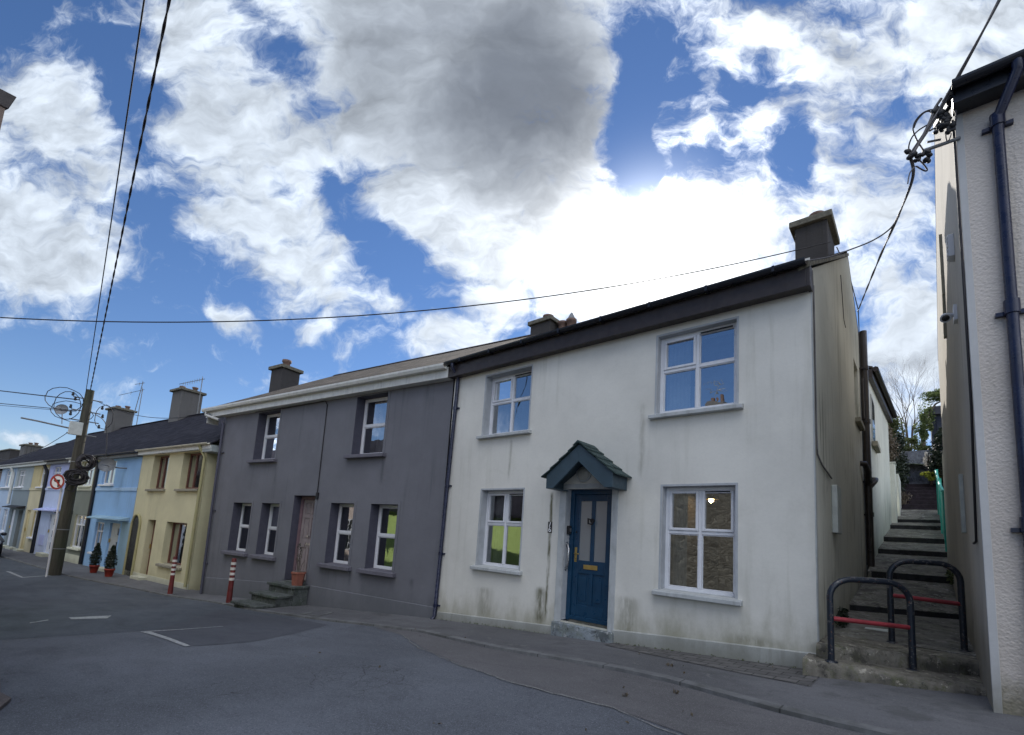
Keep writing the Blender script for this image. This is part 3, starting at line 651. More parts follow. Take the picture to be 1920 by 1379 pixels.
# house number plaque
mb = MB(); mb.box(-4.66, -4.585, -.014, .001, .105, .285); pl = wh.part('number_plaque', mb, M_black, bevel=.003)
def text_mesh(s, size, loc, parent, base, mat, name, extr=.002, rot=(R_(90), 0, 0), shear=0):
    cu = bpy.data.curves.new('t', 'FONT'); cu.body = s; cu.size = size; cu.extrude = extr; cu.align_x = 'CENTER'; cu.shear = shear; cu.offset = .002
    o = bpy.data.objects.new('t', cu); COL.objects.link(o); bpy.context.view_layer.update()
    me = bpy.data.meshes.new_from_object(o); bpy.data.objects.remove(o)
    me.transform(Matrix.Translation(Vector(loc) - Vector(base)) @ Matrix.Rotation(rot[2], 4, 'Z') @ Matrix.Rotation(rot[0], 4, 'X'))
    me.materials.clear(); me.materials.append(mat); q = bpy.data.objects.new(name, me); COL.objects.link(q); q.parent = parent; return q
text_mesh('1', .115, (-4.628, -.017, .198), pl, wh.base, M_signw, 'numeral', shear=.25)
text_mesh('6', .115, (-4.618, -.017, .118), pl, wh.base, M_signw, 'numeral')
# porch canopy
cx, hw, cz0, cz1, pd = -3.845, .58, .94, 1.42, .44
mb = MB()
def slab(mb, side, o_in, o_out, y0, y1, th):
    x0, z0_ = cx, cz1; x1_, z1_ = cx + side * hw, cz0
    d = Vector((x1_ - x0, 0, z1_ - z0_)).normalized(); n = Vector((-d.z * side, 0, abs(d.x)));
    a = Vector((x0, 0, z0_)) + n * o_out; a.x = cx; b_ = Vector((x1_, 0, z1_)) + n * o_out
    a2 = Vector((x0, 0, z0_)) + n * o_in; a2.x = cx; b2 = Vector((x1_, 0, z1_)) + n * o_in
    pts = [(a.x, y0, a.z + th), (b_.x, y0, b_.z), (b2.x, y0, b2.z), (a2.x, y0, a2.z - 0)]
    mb.prism(pts, (0, y1 - y0, 0))
for sd in (-1, 1):   # soffit boards and deck
    mb.prism([(cx, -pd + .04, cz1 - .06), (cx + sd * (hw - .03), -pd + .04, cz0 + .02), (cx + sd * (hw - .03), -pd + .04, cz0 - .04), (cx, -pd + .04, cz1 - .12)], (0, pd - .05, 0))
canopy = wh.part('porch_canopy', mb, M_porch)
mb = MB()
for sd in (-1, 1):   # barge boards and side fascias
    e = .012 * sd
    mb.prism([(cx + (0.0005 * sd), -pd, cz1 + .02), (cx + sd * hw, -pd, cz0 + .05), (cx + sd * hw, -pd, cz0 - .16), (cx + sd * (hw - .13), -pd, cz0 - .16), (cx + (0.0005 * sd), -pd, cz1 - .24)], (0, .038, 0))
    mb.box(min(cx + sd * hw, cx + sd * (hw - .035)), max(cx + sd * hw, cx + sd * (hw - .035)), -pd + .04, -.002, cz0 - .16, cz0 + .03)
    mb.box(min(cx + sd * (hw - .035), cx + sd * (hw - .13)), max(cx + sd * (hw - .035), cx + sd * (hw - .13)), -pd + .04, -.002, cz0 - .16, cz0 - .145)
wh.part('barge_board', mb, M_porch, parent=canopy, bevel=.004)
mb = MB(); rows = 4
rng = random.Random(3)
for sd in (-1, 1):
    for r in range(rows):
        t0, t1 = r / rows, (r + 1) / rows + .03
        xa, za = cx + sd * (hw + .06) * t0, cz1 + .045 - (cz1 - cz0 + .03) * t0
        xb, zb = cx + sd * (hw + .06) * t1, cz1 + .045 - (cz1 - cz0 + .03) * t1
        k = 4
        for q in range(k):
            ya, yb = -pd - .04 + (pd + .03) * q / k + .004, -pd - .04 + (pd + .03) * (q + 1) / k - .004
            j = rng.uniform(0, .008)
            mb.hexa([(xa, ya, za - .012), (xb, ya, zb + .006 + j), (xb, yb, zb + .006 + j), (xa, yb, za - .012)], [(xa, ya, za + .004), (xb, ya, zb + .026 + j), (xb, yb, zb + .026 + j), (xa, yb, za + .004)])
mb.prism([(cx - .09, -pd - .05, cz1 + .0), (cx, -pd - .05, cz1 + .075), (cx + .09, -pd - .05, cz1 + .0), (cx, -pd - .05, cz1 + .045)], (0, pd + .04, 0))
wh.part('shingles', mb, M_porchtile, parent=canopy)
mb = MB(); mb.prism([(cx, -.006, cz1 - .07), (cx + hw - .12, -.006, cz0 - .02), (cx - hw + .12, -.006, cz0 - .02)], (0, .004, 0)); wh.part('porch_tympanum', mb, M_white, parent=canopy)
mb = MB(); mb.lathe((0, 0, 0), [(.0, 0)], 3) if False else None
mb.tube([(-4.0, -.006, 1.06), (-4.0, -.03, 1.06), (-4.0, -.05, 1.06), (-4.0, -.085, 1.06), (-4.0, -.095, 1.06)], [.125, .125, .115, .085, .03], 24); bl = wh.part('bulkhead_light', mb, M_lampglass)
mb = MB()
for a in range(24):
    a0, a1 = 2 * math.pi * a / 24, 2 * math.pi * (a + 1) / 24
    mb.tube([(-4 + .125 * math.cos(a0), -.04, 1.06 + .125 * math.sin(a0)), (-4 + .125 * math.cos(a1), -.04, 1.06 + .125 * math.sin(a1))], .014, 6, caps=False)
wh.part('lamp_rim', mb, M_sillw, parent=bl)
# roof
mb = MB()
def roofslab(mb, x0, x1, yE, zE, yR, zR, yB, zB, th=.05):
    mb.prism([(x0, yE, zE), (x0, yR, zR), (x0, yR, zR + th), (x0, yE, zE + th)], (x1 - x0, 0, 0))
    mb.prism([(x0, yR, zR), (x0, yB, zB), (x0, yB, zB + th), (x0, yR, zR + th)], (x1 - x0, 0, 0))
roofslab(mb, XL - .02, XR + .0, -.20, 3.43, RIDGE_Y, RIDGE_Z, 7.1, 4.45)
roof = wh.part('roof', mb, M_slate)
mb = MB()
for i in range(14):
    x = XL + (XR - XL) * i / 14; mb.prism([(x + .005, RIDGE_Y - .12, RIDGE_Z + .02), (x + .005, RIDGE_Y, RIDGE_Z + .11), (x + .005, RIDGE_Y + .12, RIDGE_Z + .02), (x + .005, RIDGE_Y, RIDGE_Z + .06)], (.44, 0, 0))
wh.part('ridge_tiles', mb, M_slate, parent=roof)
mb = MB()   # mortar verge with uneven slate ends
rng = random.Random(5)
for i in range(22):
    t0, t1 = i / 22, (i + 1) / 22; y0_, y1_ = -.18 + (RIDGE_Y + .18) * t0, -.18 + (RIDGE_Y + .18) * t1; z0_ = 3.41 + (RIDGE_Z - 3.43) * t0; z1_ = 3.41 + (RIDGE_Z - 3.43) * t1; j = rng.uniform(0, .02)
    mb.hexa([(XR - .1, y0_, z0_ - .03), (XR + .02 + j * .6, y0_, z0_ - .0), (XR + .02 + j * .6, y1_, z1_ - .0), (XR - .1, y1_, z1_ - .03)], [(XR - .1, y0_, z0_ + .055 + j), (XR + .02 + j * .6, y0_, z0_ + .055 + j), (XR + .02 + j * .6, y1_ - .01, z1_ + .045), (XR - .1, y1_ - .01, z1_ + .045)])
wh.part('verge', mb, M_chcap, parent=roof)
mb = MB(); mb.box(XL - .04, XR - .02, -.17, -.14, 3.17, 3.43); mb.box(XL - .04, XR - .02, -.139, -.001, 3.18, 3.20); mb.box(XR - .019, XR + .02, -.17, .02, 3.17, 3.46)
wh.part('fascia', mb, M_brownboard, bevel=.004)
mb = MB(); gutter(mb, XL - .07, XR - .01, -.235, 3.475, .06); 
for i in range(8): x = XL + .4 + i * .8; mb.box(x, x + .03, -.30, -.17, 3.405, 3.48)
wh.part('gutter', mb, M_blackpipe)
px_ = -7.13
mb = MB(); mb.tube([(px_, -.235, 3.42), (px_, -.235, 3.33), (px_ - .0, -.06, 3.18), (px_ - .0, -.05, 3.05), (px_ - .06, -.05, 1.0), (px_ - .12, -.05, -1.62), (px_ - .12, -.11, -1.69)], .037, 10)
for z in (2.5, .9, -.45, -1.45):
    xx = px_ - .06 * (3.05 - z) / 2.05 if z > 1 else px_ - .06 - .06 * (1 - z) / 2.62
    mb.tube([(xx, -.05, z), (xx, -.05, z + .06)], .046, 10); mb.box(xx - .085, xx + .085, -.03, -.002, z + .015, z + .045)
wh.part('downpipe', mb, M_navypipe)
chimney(wh, -1.76, -1.20, 4.0, 5.0, 4.6, 6.76, [(-1.42, 4.35), (-1.42, 4.8)], mat=M_chim, cap=.09, capt=.13, label='dark stained stack above the gable')
chimney(wh, -8.68, -7.95, 4.0, 4.65, 5.0, 6.42, [(-8.3, 4.35)], mat=M_chim, cap=.07, potr=.15, poth=.2, label='soot-dark stack on the party wall')
chimney(wh, -7.93, -7.3, 4.15, 4.6, 5.0, 6.02, [(-7.75, 4.35), (-7.45, 4.35)], mat=M_chim, cap=.03, capt=.06, potr=.14, poth=.26, label='lower stack with two pots on the party wall')
mb = MB(); mb.lathe((-7.45, 6.31 - 6.31 + 4.35, 6.30), [(.15, 0), (.10, .08), (.04, .2), (.01, .24)], 10); wh.part('chimney_cowl', mb, M_galv)
# meter box, wall cables on the gable
mb = MB(); mb.box(XR + .001, XR + .07, 1.32, 1.72, .33, .98); wh.part('meter_box', mb, M_boxg, bevel=.012)
mb = MB(); mb.tube([(XR + .014, .12, 3.3), (XR + .014, .13, 1.5), (XR + .014, .16, 1.2), (XR + .014, .5, 1.12), (XR + .014, 1.3, 1.06)], .010, 6); mb.tube([(XR + .02, .02, 3.45), (XR + .02, .1, 3.0), (XR + .02, .1, 1.25)], .007, 5); wh.part('wall_cable', mb, M_cableg)
mb = MB(); mb.tube([(XR + .02, 2.9, 4.8), (XR + .02, 3.2, 4.1), (XR + .03, 3.3, 4.0)], .006, 5); mb.tube([(-1.1, 4.4, 6.2), (-.95, 4.9, 5.8), (XR + .05, 5.6, 5.3), (XR + .05, 5.65, -.1)], .009, 5); wh.part('aerial_wire', mb, M_cablem)
# soil pipe and outlets
mb = MB(); sx, sy = -.835, 6.1
mb.tube([(sx, sy, -.5), (sx, sy, 5.0)], .065, 12)
for z in (.9, 1.6, 2.9, 4.1): mb.tube([(sx, sy, z), (sx, sy, z + .09)], .08, 12); mb.box(sx - .1, sx + .03, sy - .09, sy + .09, z + .02, z + .05)
so = wh.part('soil_pipe', mb, M_brownpipe)
mb = MB(); mb.tube([(XR - .02, 5.55, 1.95), (XR + .07, 5.6, 1.95), (XR + .10, 5.85, 1.85), (sx, sy, 1.55)], .055, 10); mb.tube([(sx, sy, 1.5), (sx + .10, sy + .12, 1.66), (sx + .11, sy + .3, 1.72), (XR - .0, sy + .42, 1.75)], .055, 10); mb.tube([(sx - .03, sy - .10, 3.0), (sx - .03, sy - .10, 3.9)], .018, 8); mb.tube([(sx + .0, sy - .10, .2), (sx, sy - .08, 1.4)], .03, 8); wh.part('branch_pipe', mb, M_brownpipe, parent=so)
# rear extension
EY0, EY1 = 7.0, 11.7
ex = lambda y: -.84 + (y - EY0) / (EY1 - EY0) * .16
mb = MB()
E = [(ex(EY0), EY0), (ex(EY1), EY1), (-5, EY1), (-5, EY0)]
for i in (0, 1):
    p, q = E[i], E[i + 1]; mb.poly([(p[0], p[1], -1), (q[0], q[1], -1), (q[0], q[1], 4.42), (p[0], p[1], 4.42)])
mb.box(-.95, -.832, 6.985, 7.03, -1, 4.42); wh.part('extension_wall', mb, M_ext)
mb = MB(); e0 = Vector((ex(EY0) + .10, EY0, 4.40)); e1 = Vector((ex(EY1) + .12, EY1 + .15, 4.40))
mb.hexa([(e0.x, e0.y, 4.42), (e1.x, e1.y, 4.42), (-2.8, e1.y, 5.2), (-2.8, e0.y, 5.2)], [(e0.x, e0.y, 4.47), (e1.x, e1.y, 4.47), (-2.8, e1.y, 5.25), (-2.8, e0.y, 5.25)])
wh.part('extension_roof', mb, M_slate)
mb = MB(); mb.tube([e0 + Vector((.05, 0, .0)), e1 + Vector((.05, 0, 0))], .062, 8); mb.hexa([(e0.x - .1, e0.y, 4.2), (e0.x - .01, e0.y, 4.2), (e1.x - .01, e1.y, 4.2), (e1.x - .1, e1.y, 4.2)], [(e0.x - .1, e0.y, 4.41), (e0.x - .01, e0.y, 4.41), (e1.x - .01, e1.y, 4.41), (e1.x - .1, e1.y, 4.41)]); wh.part('extension_gutter', mb, M_brownboard)
yy = 7.7; xx = ex(yy) + .003
mb = MB(); mb.box(xx - .02, xx + .01, yy - .4, yy + .55, 2.75, 3.9); w = wh.part('extension_window', mb, M_sillw); mb = MB(); mb.box(xx + .008, xx + .013, yy - .33, yy + .48, 2.82, 3.83); wh.part('pane', mb, M_carglass, parent=w); mb = MB(); mb.box(xx + .0, xx + .10, yy - .45, yy + .6, 2.64, 2.745); wh.part('sill', mb, M_sillc, parent=w)
# pendant lamp glowing inside the lower right room
lamp = Thing('pendant_lamp', 'small glowing pendant lamp seen through the lower right window of the white house', 'lamp', FO, (-2.75, 8.4, 1.35))
mb = MB(); mb.tube([(-2.75, 8.4, 1.35), (-2.75, 8.4, 1.02)], .006, 5); lamp.part('flex', mb, M_black)
mb = MB(); mb.lathe((-2.75, 8.4, .86), [(.13, 0), (.10, .08), (.03, .15), (.02, .17)], 16); lamp.part('lamp_shade', mb, M_brass)
mb = MB(); mb.lathe((-2.75, 8.4, .80), [(.01, 0), (.04, .03), (.045, .06), (.02, .09)], 12); lamp.part('bulb', mb, M_bulb)

# ================================================================== GREY HOUSE
gh_ = Thing('grey_house', 'dark slate-grey rendered house with white gutter and pink-grey front door', 'house', FG, (-4.7, 0, -2.0))
S0, S1 = -9.35, -0.02
GW = {'ul': (-7.42, -6.30, 1.72, 3.12), 'ur': (-3.05, -1.97, 1.70, 3.13), 'a': (-8.12, -7.14, -.93, .47), 'b': (-6.62, -5.76, -.93, .48), 'c': (-3.60, -2.74, -.91, .53), 'd': (-2.16, -1.30, -.91, .53)}
dh = (-5.14, -4.24, -1.46, .70)
mb = MB(); wall_grid(mb, 0, list(GW.values()) + [dh], S0, S1, -2.8, lambda x: 3.35)
mb.poly([(S0, 0, -2.8), (S0, 0, 3.35), (S0, 4.3, 5.9), (S0, 8.6, 3.3), (S0, 8.6, -2.8)]); mb.poly([(S0, 8.6, -2.8), (S0, 8.6, 3.3), (-.3, 8.6, 3.3), (-.3, 8.6, -2.8)]); mb.poly([(-.3, 1.5, -2.8), (-.3, 1.5, 3.3), (-.3, 4.3, 5.9), (-.3, 8.6, 3.3), (-.3, 8.6, -2.8)])
gh_.part('wall', mb, M_grey)
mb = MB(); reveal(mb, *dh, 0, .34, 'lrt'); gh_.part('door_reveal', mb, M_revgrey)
mb = MB(); band(mb, *dh, 0, .08, .012); gh_.part('door_surround', mb, M_grey, bevel=.003)
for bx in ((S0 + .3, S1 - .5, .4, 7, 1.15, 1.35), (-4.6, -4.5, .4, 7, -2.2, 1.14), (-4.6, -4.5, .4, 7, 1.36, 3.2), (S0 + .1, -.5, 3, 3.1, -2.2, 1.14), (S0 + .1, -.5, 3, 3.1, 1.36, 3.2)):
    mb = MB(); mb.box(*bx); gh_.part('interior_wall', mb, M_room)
for k, h in GW.items():
    cur = {'ul': [(.5, .9, 3, M_curtain)], 'ur': [(.35, .8, 4, M_curtain, .1)], 'a': [(.3, .98, 5, M_curtgrey)], 'b': [(.3, .98, 5, M_curtgrey)], 'c': [(.30, .98, 3, M_blindw)], 'd': [(.20, .98, 2, M_limerefl)]}[k]  # sheet in 'd' paints in the reflected lime, other windows have real hangings
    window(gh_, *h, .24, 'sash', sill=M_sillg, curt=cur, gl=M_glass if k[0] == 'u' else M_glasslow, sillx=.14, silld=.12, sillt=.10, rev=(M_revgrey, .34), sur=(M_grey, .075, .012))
mb = MB(); mb.box(-5.14, -5.06, .2, .30, -1.46, .70); mb.box(-4.32, -4.24, .2, .30, -1.46, .70); mb.box(-5.06, -4.32, .2, .30, .62, .70); d_ = gh_.part('front_door', mb, M_pinkframe, bevel=.004)
mb = MB(); a, b, y0, y1 = -5.06, -4.32, .24, .285
mb.box(a, a + .09, y0, y1, -1.44, .615); mb.box(b - .09, b, y0, y1, -1.44, .615); xm = (a + b) / 2; mb.box(xm - .04, xm + .04, y0, y1, -1.44, .615)
for z0, z1 in ((-1.44, -1.28), (-.62, -.40), (.14, .22), (.53, .615)):
    mb.box(a + .09, xm - .04, y0, y1, z0, z1); mb.box(xm + .04, b - .09, y0, y1, z0, z1)
for z0, z1 in ((-1.28, -.62), (-.40, .14), (.22, .53)):
    for xa, xb in ((a + .09, xm - .04), (xm + .04, b - .09)):
        mb.box(xa, xb, y0 + .022, y1, z0, z1); mb.box(xa + .04, xb - .04, y0 + .008, y0 + .023, z0 + .04, z1 - .04)
gh_.part('door_leaf', mb, M_pinkdoor, parent=d_, bevel=.004)
mb = MB(); mb.tube([(xm, y0, -.33), (xm, y0 - .04, -.33)], .028, 12); mb.box(xm - .11, xm + .11, y0 - .01, y0 + .001, -.56, -.50); gh_.part('door_knob', mb, M_steel, parent=d_)
# plinth line, wall cable
mb = MB()
def gp(s): return lerp_tab(s, [-9.4, -3.57, 0], [-2.3, -1.95, -1.70])
for (p, q) in ((S0, -5.22), (-4.02, S1)):
    mb = MB(); mb.hexa([(p, -.014, gp(p) - .5), (q, -.014, gp(q) - .5), (q, .01, gp(q) - .5), (p, .01, gp(p) - .5)], [(p, -.014, gp(p) + .48), (q, -.014, gp(q) + (.48 if q < -5 else .22)), (q, .01, gp(q) + (.5 if q < -5 else .24)), (p, .01, gp(p) + .5)]); gh_.part('plinth', mb, M_grey)

mb = MB(); mb.tube([(-7.6, -.014, 3.17), (-6.2, -.014, 3.14), (-4.3, -.014, 3.16), (-4.2, -.016, 3.05), (-4.18, -.016, 1.0), (-4.16, -.03, .76)], .013, 6); mb.box(-4.2, -4.12, -.04, -.001, .62, .78); gh_.part('wall_cable', mb, M_black)
# roof etc
mb = MB(); roofslab(mb, -10.25, .0, -.22, 3.42, 4.3, 6.02, 8.8, 3.3); rf = gh_.part('roof', mb, M_slate)
mb = MB()
for i in range(22):
    x = -10.2 + i * .46; mb.prism([(x, 4.18, 6.02), (x, 4.3, 6.11), (x, 4.42, 6.02), (x, 4.3, 6.06)], (.45, 0, 0))
gh_.part('ridge_tiles', mb, M_slate, parent=rf)
mb = MB(); mb.box(-10.25, -.03, -.19, -.165, 3.17, 3.40); mb.box(-10.25, -.03, -.164, -.001, 3.17, 3.19); mb.box(-10.25, -10.22, -.15, .2, 3.0, 3.40); mb.prism([(-10.24, -.15, 3.19), (-10.24, 4.3, 5.85), (-10.24, 4.3, 6.0), (-10.24, -.15, 3.40)], (.03, 0, 0)); gh_.part('fascia', mb, M_gutw, bevel=.004)
mb = MB(); gutter(mb, -10.32, -.06, -.26, 3.44, .065, True); gh_.part('gutter', mb, M_gutw)
mb = MB(); mb.tube([(-10.1, -.26, 3.36), (-10.1, -.26, 3.26), (-9.38, -.09, 3.02), (-9.30, -.07, 2.9), (-9.25, -.07, .3), (-9.16, -.07, -2.28)], .036, 10)
for z in (2, 0.2, -1.4): mb.box(-9.36, -9.12, -.04, -.002, z, z + .03)
gh_.part('downpipe', mb, M_revgrey)
mb = MB(); mb.tube([(-10.1, -.26, 3.36), (-10.1, -.26, 3.24), (-9.5, -.12, 3.06)], .045, 10); gh_.part('gutter_outlet', mb, M_gutw)
# front steps (three, rising to the door), grey
mb = MB(); mb.box(-5.14, -4.08, -.39, -.016, -2.3, -1.56); mb.box(-5.12, -4.10, -.81, -.391, -2.3, -1.76); mb.box(-5.10, -4.12, -1.20, -.811, -2.3, -1.95)
st = gh_.part('front_steps', mb, M_stepg, bevel=.012)
for (a_, b_, z_) in ((-.43, .24, -1.50), (-.86, -.394, -1.70), (-1.26, -.814, -1.89)):
    mb = MB()
    if z_ > -1.6: mb.box(-5.19, -4.04, a_, -.014, z_ - .06, z_); mb.box(-5.13, -4.25, -.014, .24, z_ - .06, z_ + .03)
    else: mb.box(-5.17, -4.06, a_, b_, z_ - .06, z_)
    gh_.part('step_slab', mb, M_stepg, parent=st, bevel=.012)

# planter on the steps
pt = Thing('planter', 'hexagonal terracotta planter with a dry stalk on the top step of the grey house', 'planter', FG, (-4.27, -.20, -1.498))
mb = MB(); mb.lathe((-4.27, -.20, -1.498), [(.13, 0), (.165, .27), (.185, .275), (.185, .32), (.155, .32), (.15, .26)], 6, smooth=False, rot=.3); pt.part('pot', mb, M_terra, bevel=.006)
mb = MB(); mb.lathe((-4.27, -.20, -1.20), [(.148, 0), (.148, .03)], 6, smooth=False, rot=.3); pt.part('soil', mb, M_bark)
mb = MB(); rng = random.Random(2)
for k in range(7):
    a = rng.uniform(0, 6.28); h = rng.uniform(.25, .75); mb.tube([(-4.27 + .03 * math.cos(a), -.20 + .03 * math.sin(a), -1.19), (-4.27 + .06 * math.cos(a), -.20 + .06 * math.sin(a), -1.19 + h * .6), (-4.26 + .10 * math.cos(a + .4), -.20 + .1 * math.sin(a + .4), -1.19 + h)], .007, 5)
pt.part('stalks', mb, M_bark)
mb = MB(); mb.leaves((-4.34, -.20, -.75), (.07, .07, .3), 60, .05, rng); pt.part('leaves', mb, M_leafdk, recalc=False)

# ================================================================== RIGHT BUILDING
rb = Thing('roughcast_house', 'cream roughcast house on the right with a navy downpipe on its front', 'house', FO, (2.4, 5.6, -1.1))
RX, RY = .38, 5.62
mb = MB(); mb.poly([(RX + .05, RY, -1.6), (7, RY, -1.6), (7, RY, 4.4), (RX + .05, RY, 4.4)]); rb.part('front_wall', mb, M_rough)
def rtop(y): return 4.37 + (6.87 - 4.37) * (y - RY) / (9.25 - RY) if y < 9.25 else 6.85 - (y - 9.25) * (6.85 - 4.3) / 3.7
mb = MB(); wall_grid(mb, RX, [], RY, 12.95, -1.8, rtop, (9.25,), axis='y'); mb.poly([(RX, 12.95, -1), (7, 12.95, -1), (7, 12.95, 4.3), (RX, 12.95, 4.3)]); mb.poly([(7, RY, -1), (7, 9.25, -1), (7, 12.95, -1), (7, 12.95, 4.3), (7, 9.25, 6.85), (7, RY, 4.3)])
rb.part('side_wall', mb, M_roughside)
mb = MB(); mb.box(RX - .004, RX + .05, RY - .012, RY + .02, -1.6, 4.3); mb.box(RX - .004, RX + .05, RY - .011, RY + .02, 4.301, 4.4); rb.part('corner_band', mb, M_quoin, bevel=.004)
mb = MB(); mb.box(RX + .005, 7, 12.951, 14.0, -.5, 2.4); rb.part('rear_extension', mb, M_roughside)
mb = MB(); roofslab(mb, RX + .0, 7.1, RY - .24, 4.35, 9.25, 6.95, 13.1, 4.3); rf = rb.part('roof', mb, M_slatedk)
mb = MB(); mb.box(RX - .02, 7, RY - .20, RY - .17, 4.22, 4.37); mb.box(RX - .02, 7, RY - .169, RY - .013, 4.23, 4.25); mb.box(RX - .02, RX + .01, RY - .17, RY - .013, 4.251, 4.37); rb.part('fascia', mb, M_blackpipe)
mb = MB(); gutter(mb, RX - .03, 7, RY - .262, 4.375, .055); rb.part('gutter', mb, M_blackpipe)
mb = MB(); mb.prism([(RX - .012, RY - .2, 4.30), (RX - .012, 9.25, 6.90), (RX - .012, 9.25, 7.0), (RX - .012, RY - .2, 4.40)], (.011, 0, 0)); rb.part('verge_board', mb, M_sillw, parent=rf)
mb = MB(); mb.box(RX - .01, 7.2, RY - .3, RY - .1, 4.30, 4.33); 
dx_ = .645
mb = MB(); mb.tube([(dx_ + .12, RY - .26, 4.36), (dx_ + .12, RY - .26, 4.26), (dx_ + .01, RY - .07, 4.03), (dx_, RY - .055, 3.9), (dx_, RY - .055, 2.2), (dx_ + .0, RY - .055, -1.15)], .040, 12)
for z in (3.93, 2.15, .3): mb.tube([(dx_, RY - .055, z), (dx_, RY - .055, z + .12)], .052, 12); mb.box(dx_ - .10, dx_ + .10, RY - .04, RY - .002, z + .0, z + .035)
rb.part('downpipe', mb, M_navypipe)
mb = MB(); mb.tube([(RX - .02, RY + .0, 4.2), (RX - .015, RY - .01, 3.9), (RX - .015, RY - .005, 2.6), (RX - .015, RY + .04, 1.4), (RX - .016, RY + .25, .72), (RX - .016, RY + .40, .23), (RX - .016, RY + .68, .22)], .011, 6)
rb.part('wall_cable', mb, M_cablem)
mb = MB(); mb.box(RX - .04, RX - .0005, 7.5, 7.62, .38, 1.06); rb.part('meter_box', mb, M_boxg, bevel=.006)
mb = MB(); mb.box(RX - .035, RX - .0005, 8.95, 9.05, 3.95, 4.9); mb.hexa([(RX - .035, 9.1, 3.35), (RX - .0005, 9.1, 3.35), (RX - .0005, 9.2, 3.35), (RX - .035, 9.2, 3.35)], [(RX - .035, 8.97, 3.94), (RX - .0005, 8.97, 3.94), (RX - .0005, 9.07, 3.94), (RX - .035, 9.07, 3.94)]); rb.part('wall_batten', mb, M_sillc)
# alarm siren and camera dome on side wall
mb = MB(); mb.box(RX - .05, RX - .0005, 6.7, 6.86, 3.38, 3.64)
for k in range(5): mb.box(RX - .06, RX - .05, 6.7, 6.86, 3.40 + k * .05, 3.425 + k * .05)
rb.part('alarm_box', mb, M_pvc, bevel=.01)
mb = MB(); mb.box(RX - .03, RX - .0005, 6.86, 7.0, 2.70, 2.88); mb.tube([(RX - .03, 6.93, 2.78), (RX - .08, 6.90, 2.78), (RX - .10, 6.84, 2.74), (RX - .10, 6.80, 2.71)], [.02, .03, .045, .05], 12); c_ = rb.part('security_camera', mb, M_pvc); mb = MB(); mb.tube([(RX - .10, 6.80, 2.71), (RX - .10, 6.78, 2.695)], [.035, .02], 12); rb.part('camera_lens', mb, M_black, parent=c_)

# ================================================================== ALLEY STEPS
prof = [(5.98, -1.24), (6.10, -1.10), (6.85, -1.085), (6.88, -.955), (9.60, -.80), (9.60, -.72), (11.9, -.33), (11.9, -.21), (14.15, .17), (14.15, .28), (15.5, .50), (15.5, .62), (17.4, .93), (17.4, 1.04), (18.3, 1.18), (18.3, 1.27), (19.6, 1.68)]
def alley_slab(mb, y0, y1, z0, z1, xl0, xl1, xr0, xr1, th=.5):
    mb.hexa([(xl0, y0, z0 - th), (xr0, y0, z0 - th), (xr1, y1, z1 - th), (xl1, y1, z1 - th)], [(xl0, y0, z0), (xr0, y0, z0), (xr1, y1, z1), (xl1, y1, z1)])
# first two worn steps with uneven edges
def worn_step(fa, yb, z0a, z0b, z1a, z1b, x0, x1, seed):
    """front edge runs from Y=fa[0] at the left to fa[1] at the right, broken nosing"""
    mb = MB(); rng = random.Random(seed); n = 70; vs = []; fs = []; j = 0
    for i in range(n + 1):
        u = i / n; x = x0 + (x1 - x0) * u; ya = fa[0] + (fa[1] - fa[0]) * u; z0 = z0a + (z0b - z0a) * u; z1 = z1a + (z1b - z1a) * u
        j = .6 * j + rng.uniform(-.018, .018); jz = rng.uniform(-.008, .008); ch = max(0, rng.gauss(.0, .022))
        vs += [(x, ya + j * .8, z0 - .2), (x, ya + j + .008, (z0 + z1) / 2), (x, ya + j * .6 + ch, z1 - .035), (x, ya + .02 + j * .5 + ch * 1.5, z1 - .004 + jz), (x, ya + .10, z1 + jz * .3), (x, max(ya + .15, yb), z1 + .005)]
    for i in range(n):
        for k in range(5): a = i * 6 + k; fs.append((a, a + 1, a + 7, a + 6))
    mb.add(vs, fs, True); return mb
s1 = worn_step((5.93, 6.22), 7.0, -1.26, -1.19, -1.06, -1.09, -1.0, .40, 1); s2 = worn_step((6.13, 6.86), 7.4, -1.10, -1.10, -.925, -.945, -.91, .385, 2)
s1.poly([(-1.0, 5.93, -1.4), (-1.0, 5.93, -1.07), (-1.0, 6.32, -1.06), (-1.0, 6.32, -1.4)])
struct('alley_step', s1, M_step); struct('alley_step', s2, M_step)
mb = MB(); mb.hexa([(-.93, 7.1, -1.4), (.38, 7.2, -1.4), (.39, 10.05, -1.4), (-.93, 9.3, -1.4)], [(-.93, 7.1, -.918), (.38, 7.2, -.93), (.39, 10.05, -.80), (-.93, 9.3, -.80)])
struct('alley_tread', mb, M_tread); mb = MB(); mb.hexa([(-.93, 9.301, -1.2), (.39, 10.051, -1.2), (.41, 11.9, -1.2), (-.86, 11.9, -1.2)], [(-.93, 9.301, -.71), (.39, 10.051, -.72), (.41, 11.9, -.33), (-.86, 11.9, -.33)])
struct('alley_tread', mb, M_tread)
mb = MB(); alley_slab(mb, 11.901, 14.15, -.21, .17, -.86, -.84, .40, .43); struct('alley_tread', mb, M_tread); mb = MB(); alley_slab(mb, 14.151, 15.5, .28, .50, -.84, -.78, .42, .42); struct('alley_tread', mb, M_tread); mb = MB(); alley_slab(mb, 15.501, 17.4, .62, .93, -.80, -.72, .42, .42); struct('alley_tread', mb, M_tread); mb = MB(); alley_slab(mb, 17.401, 18.3, 1.04, 1.18, -.75, -.70, .42, .42); struct('alley_tread', mb, M_tread); mb = MB(); alley_slab(mb, 18.301, 19.7, 1.27, 1.68, -.75, -.5, .42, .45)
struct('alley_tread', mb, M_tread)
mb = MB()
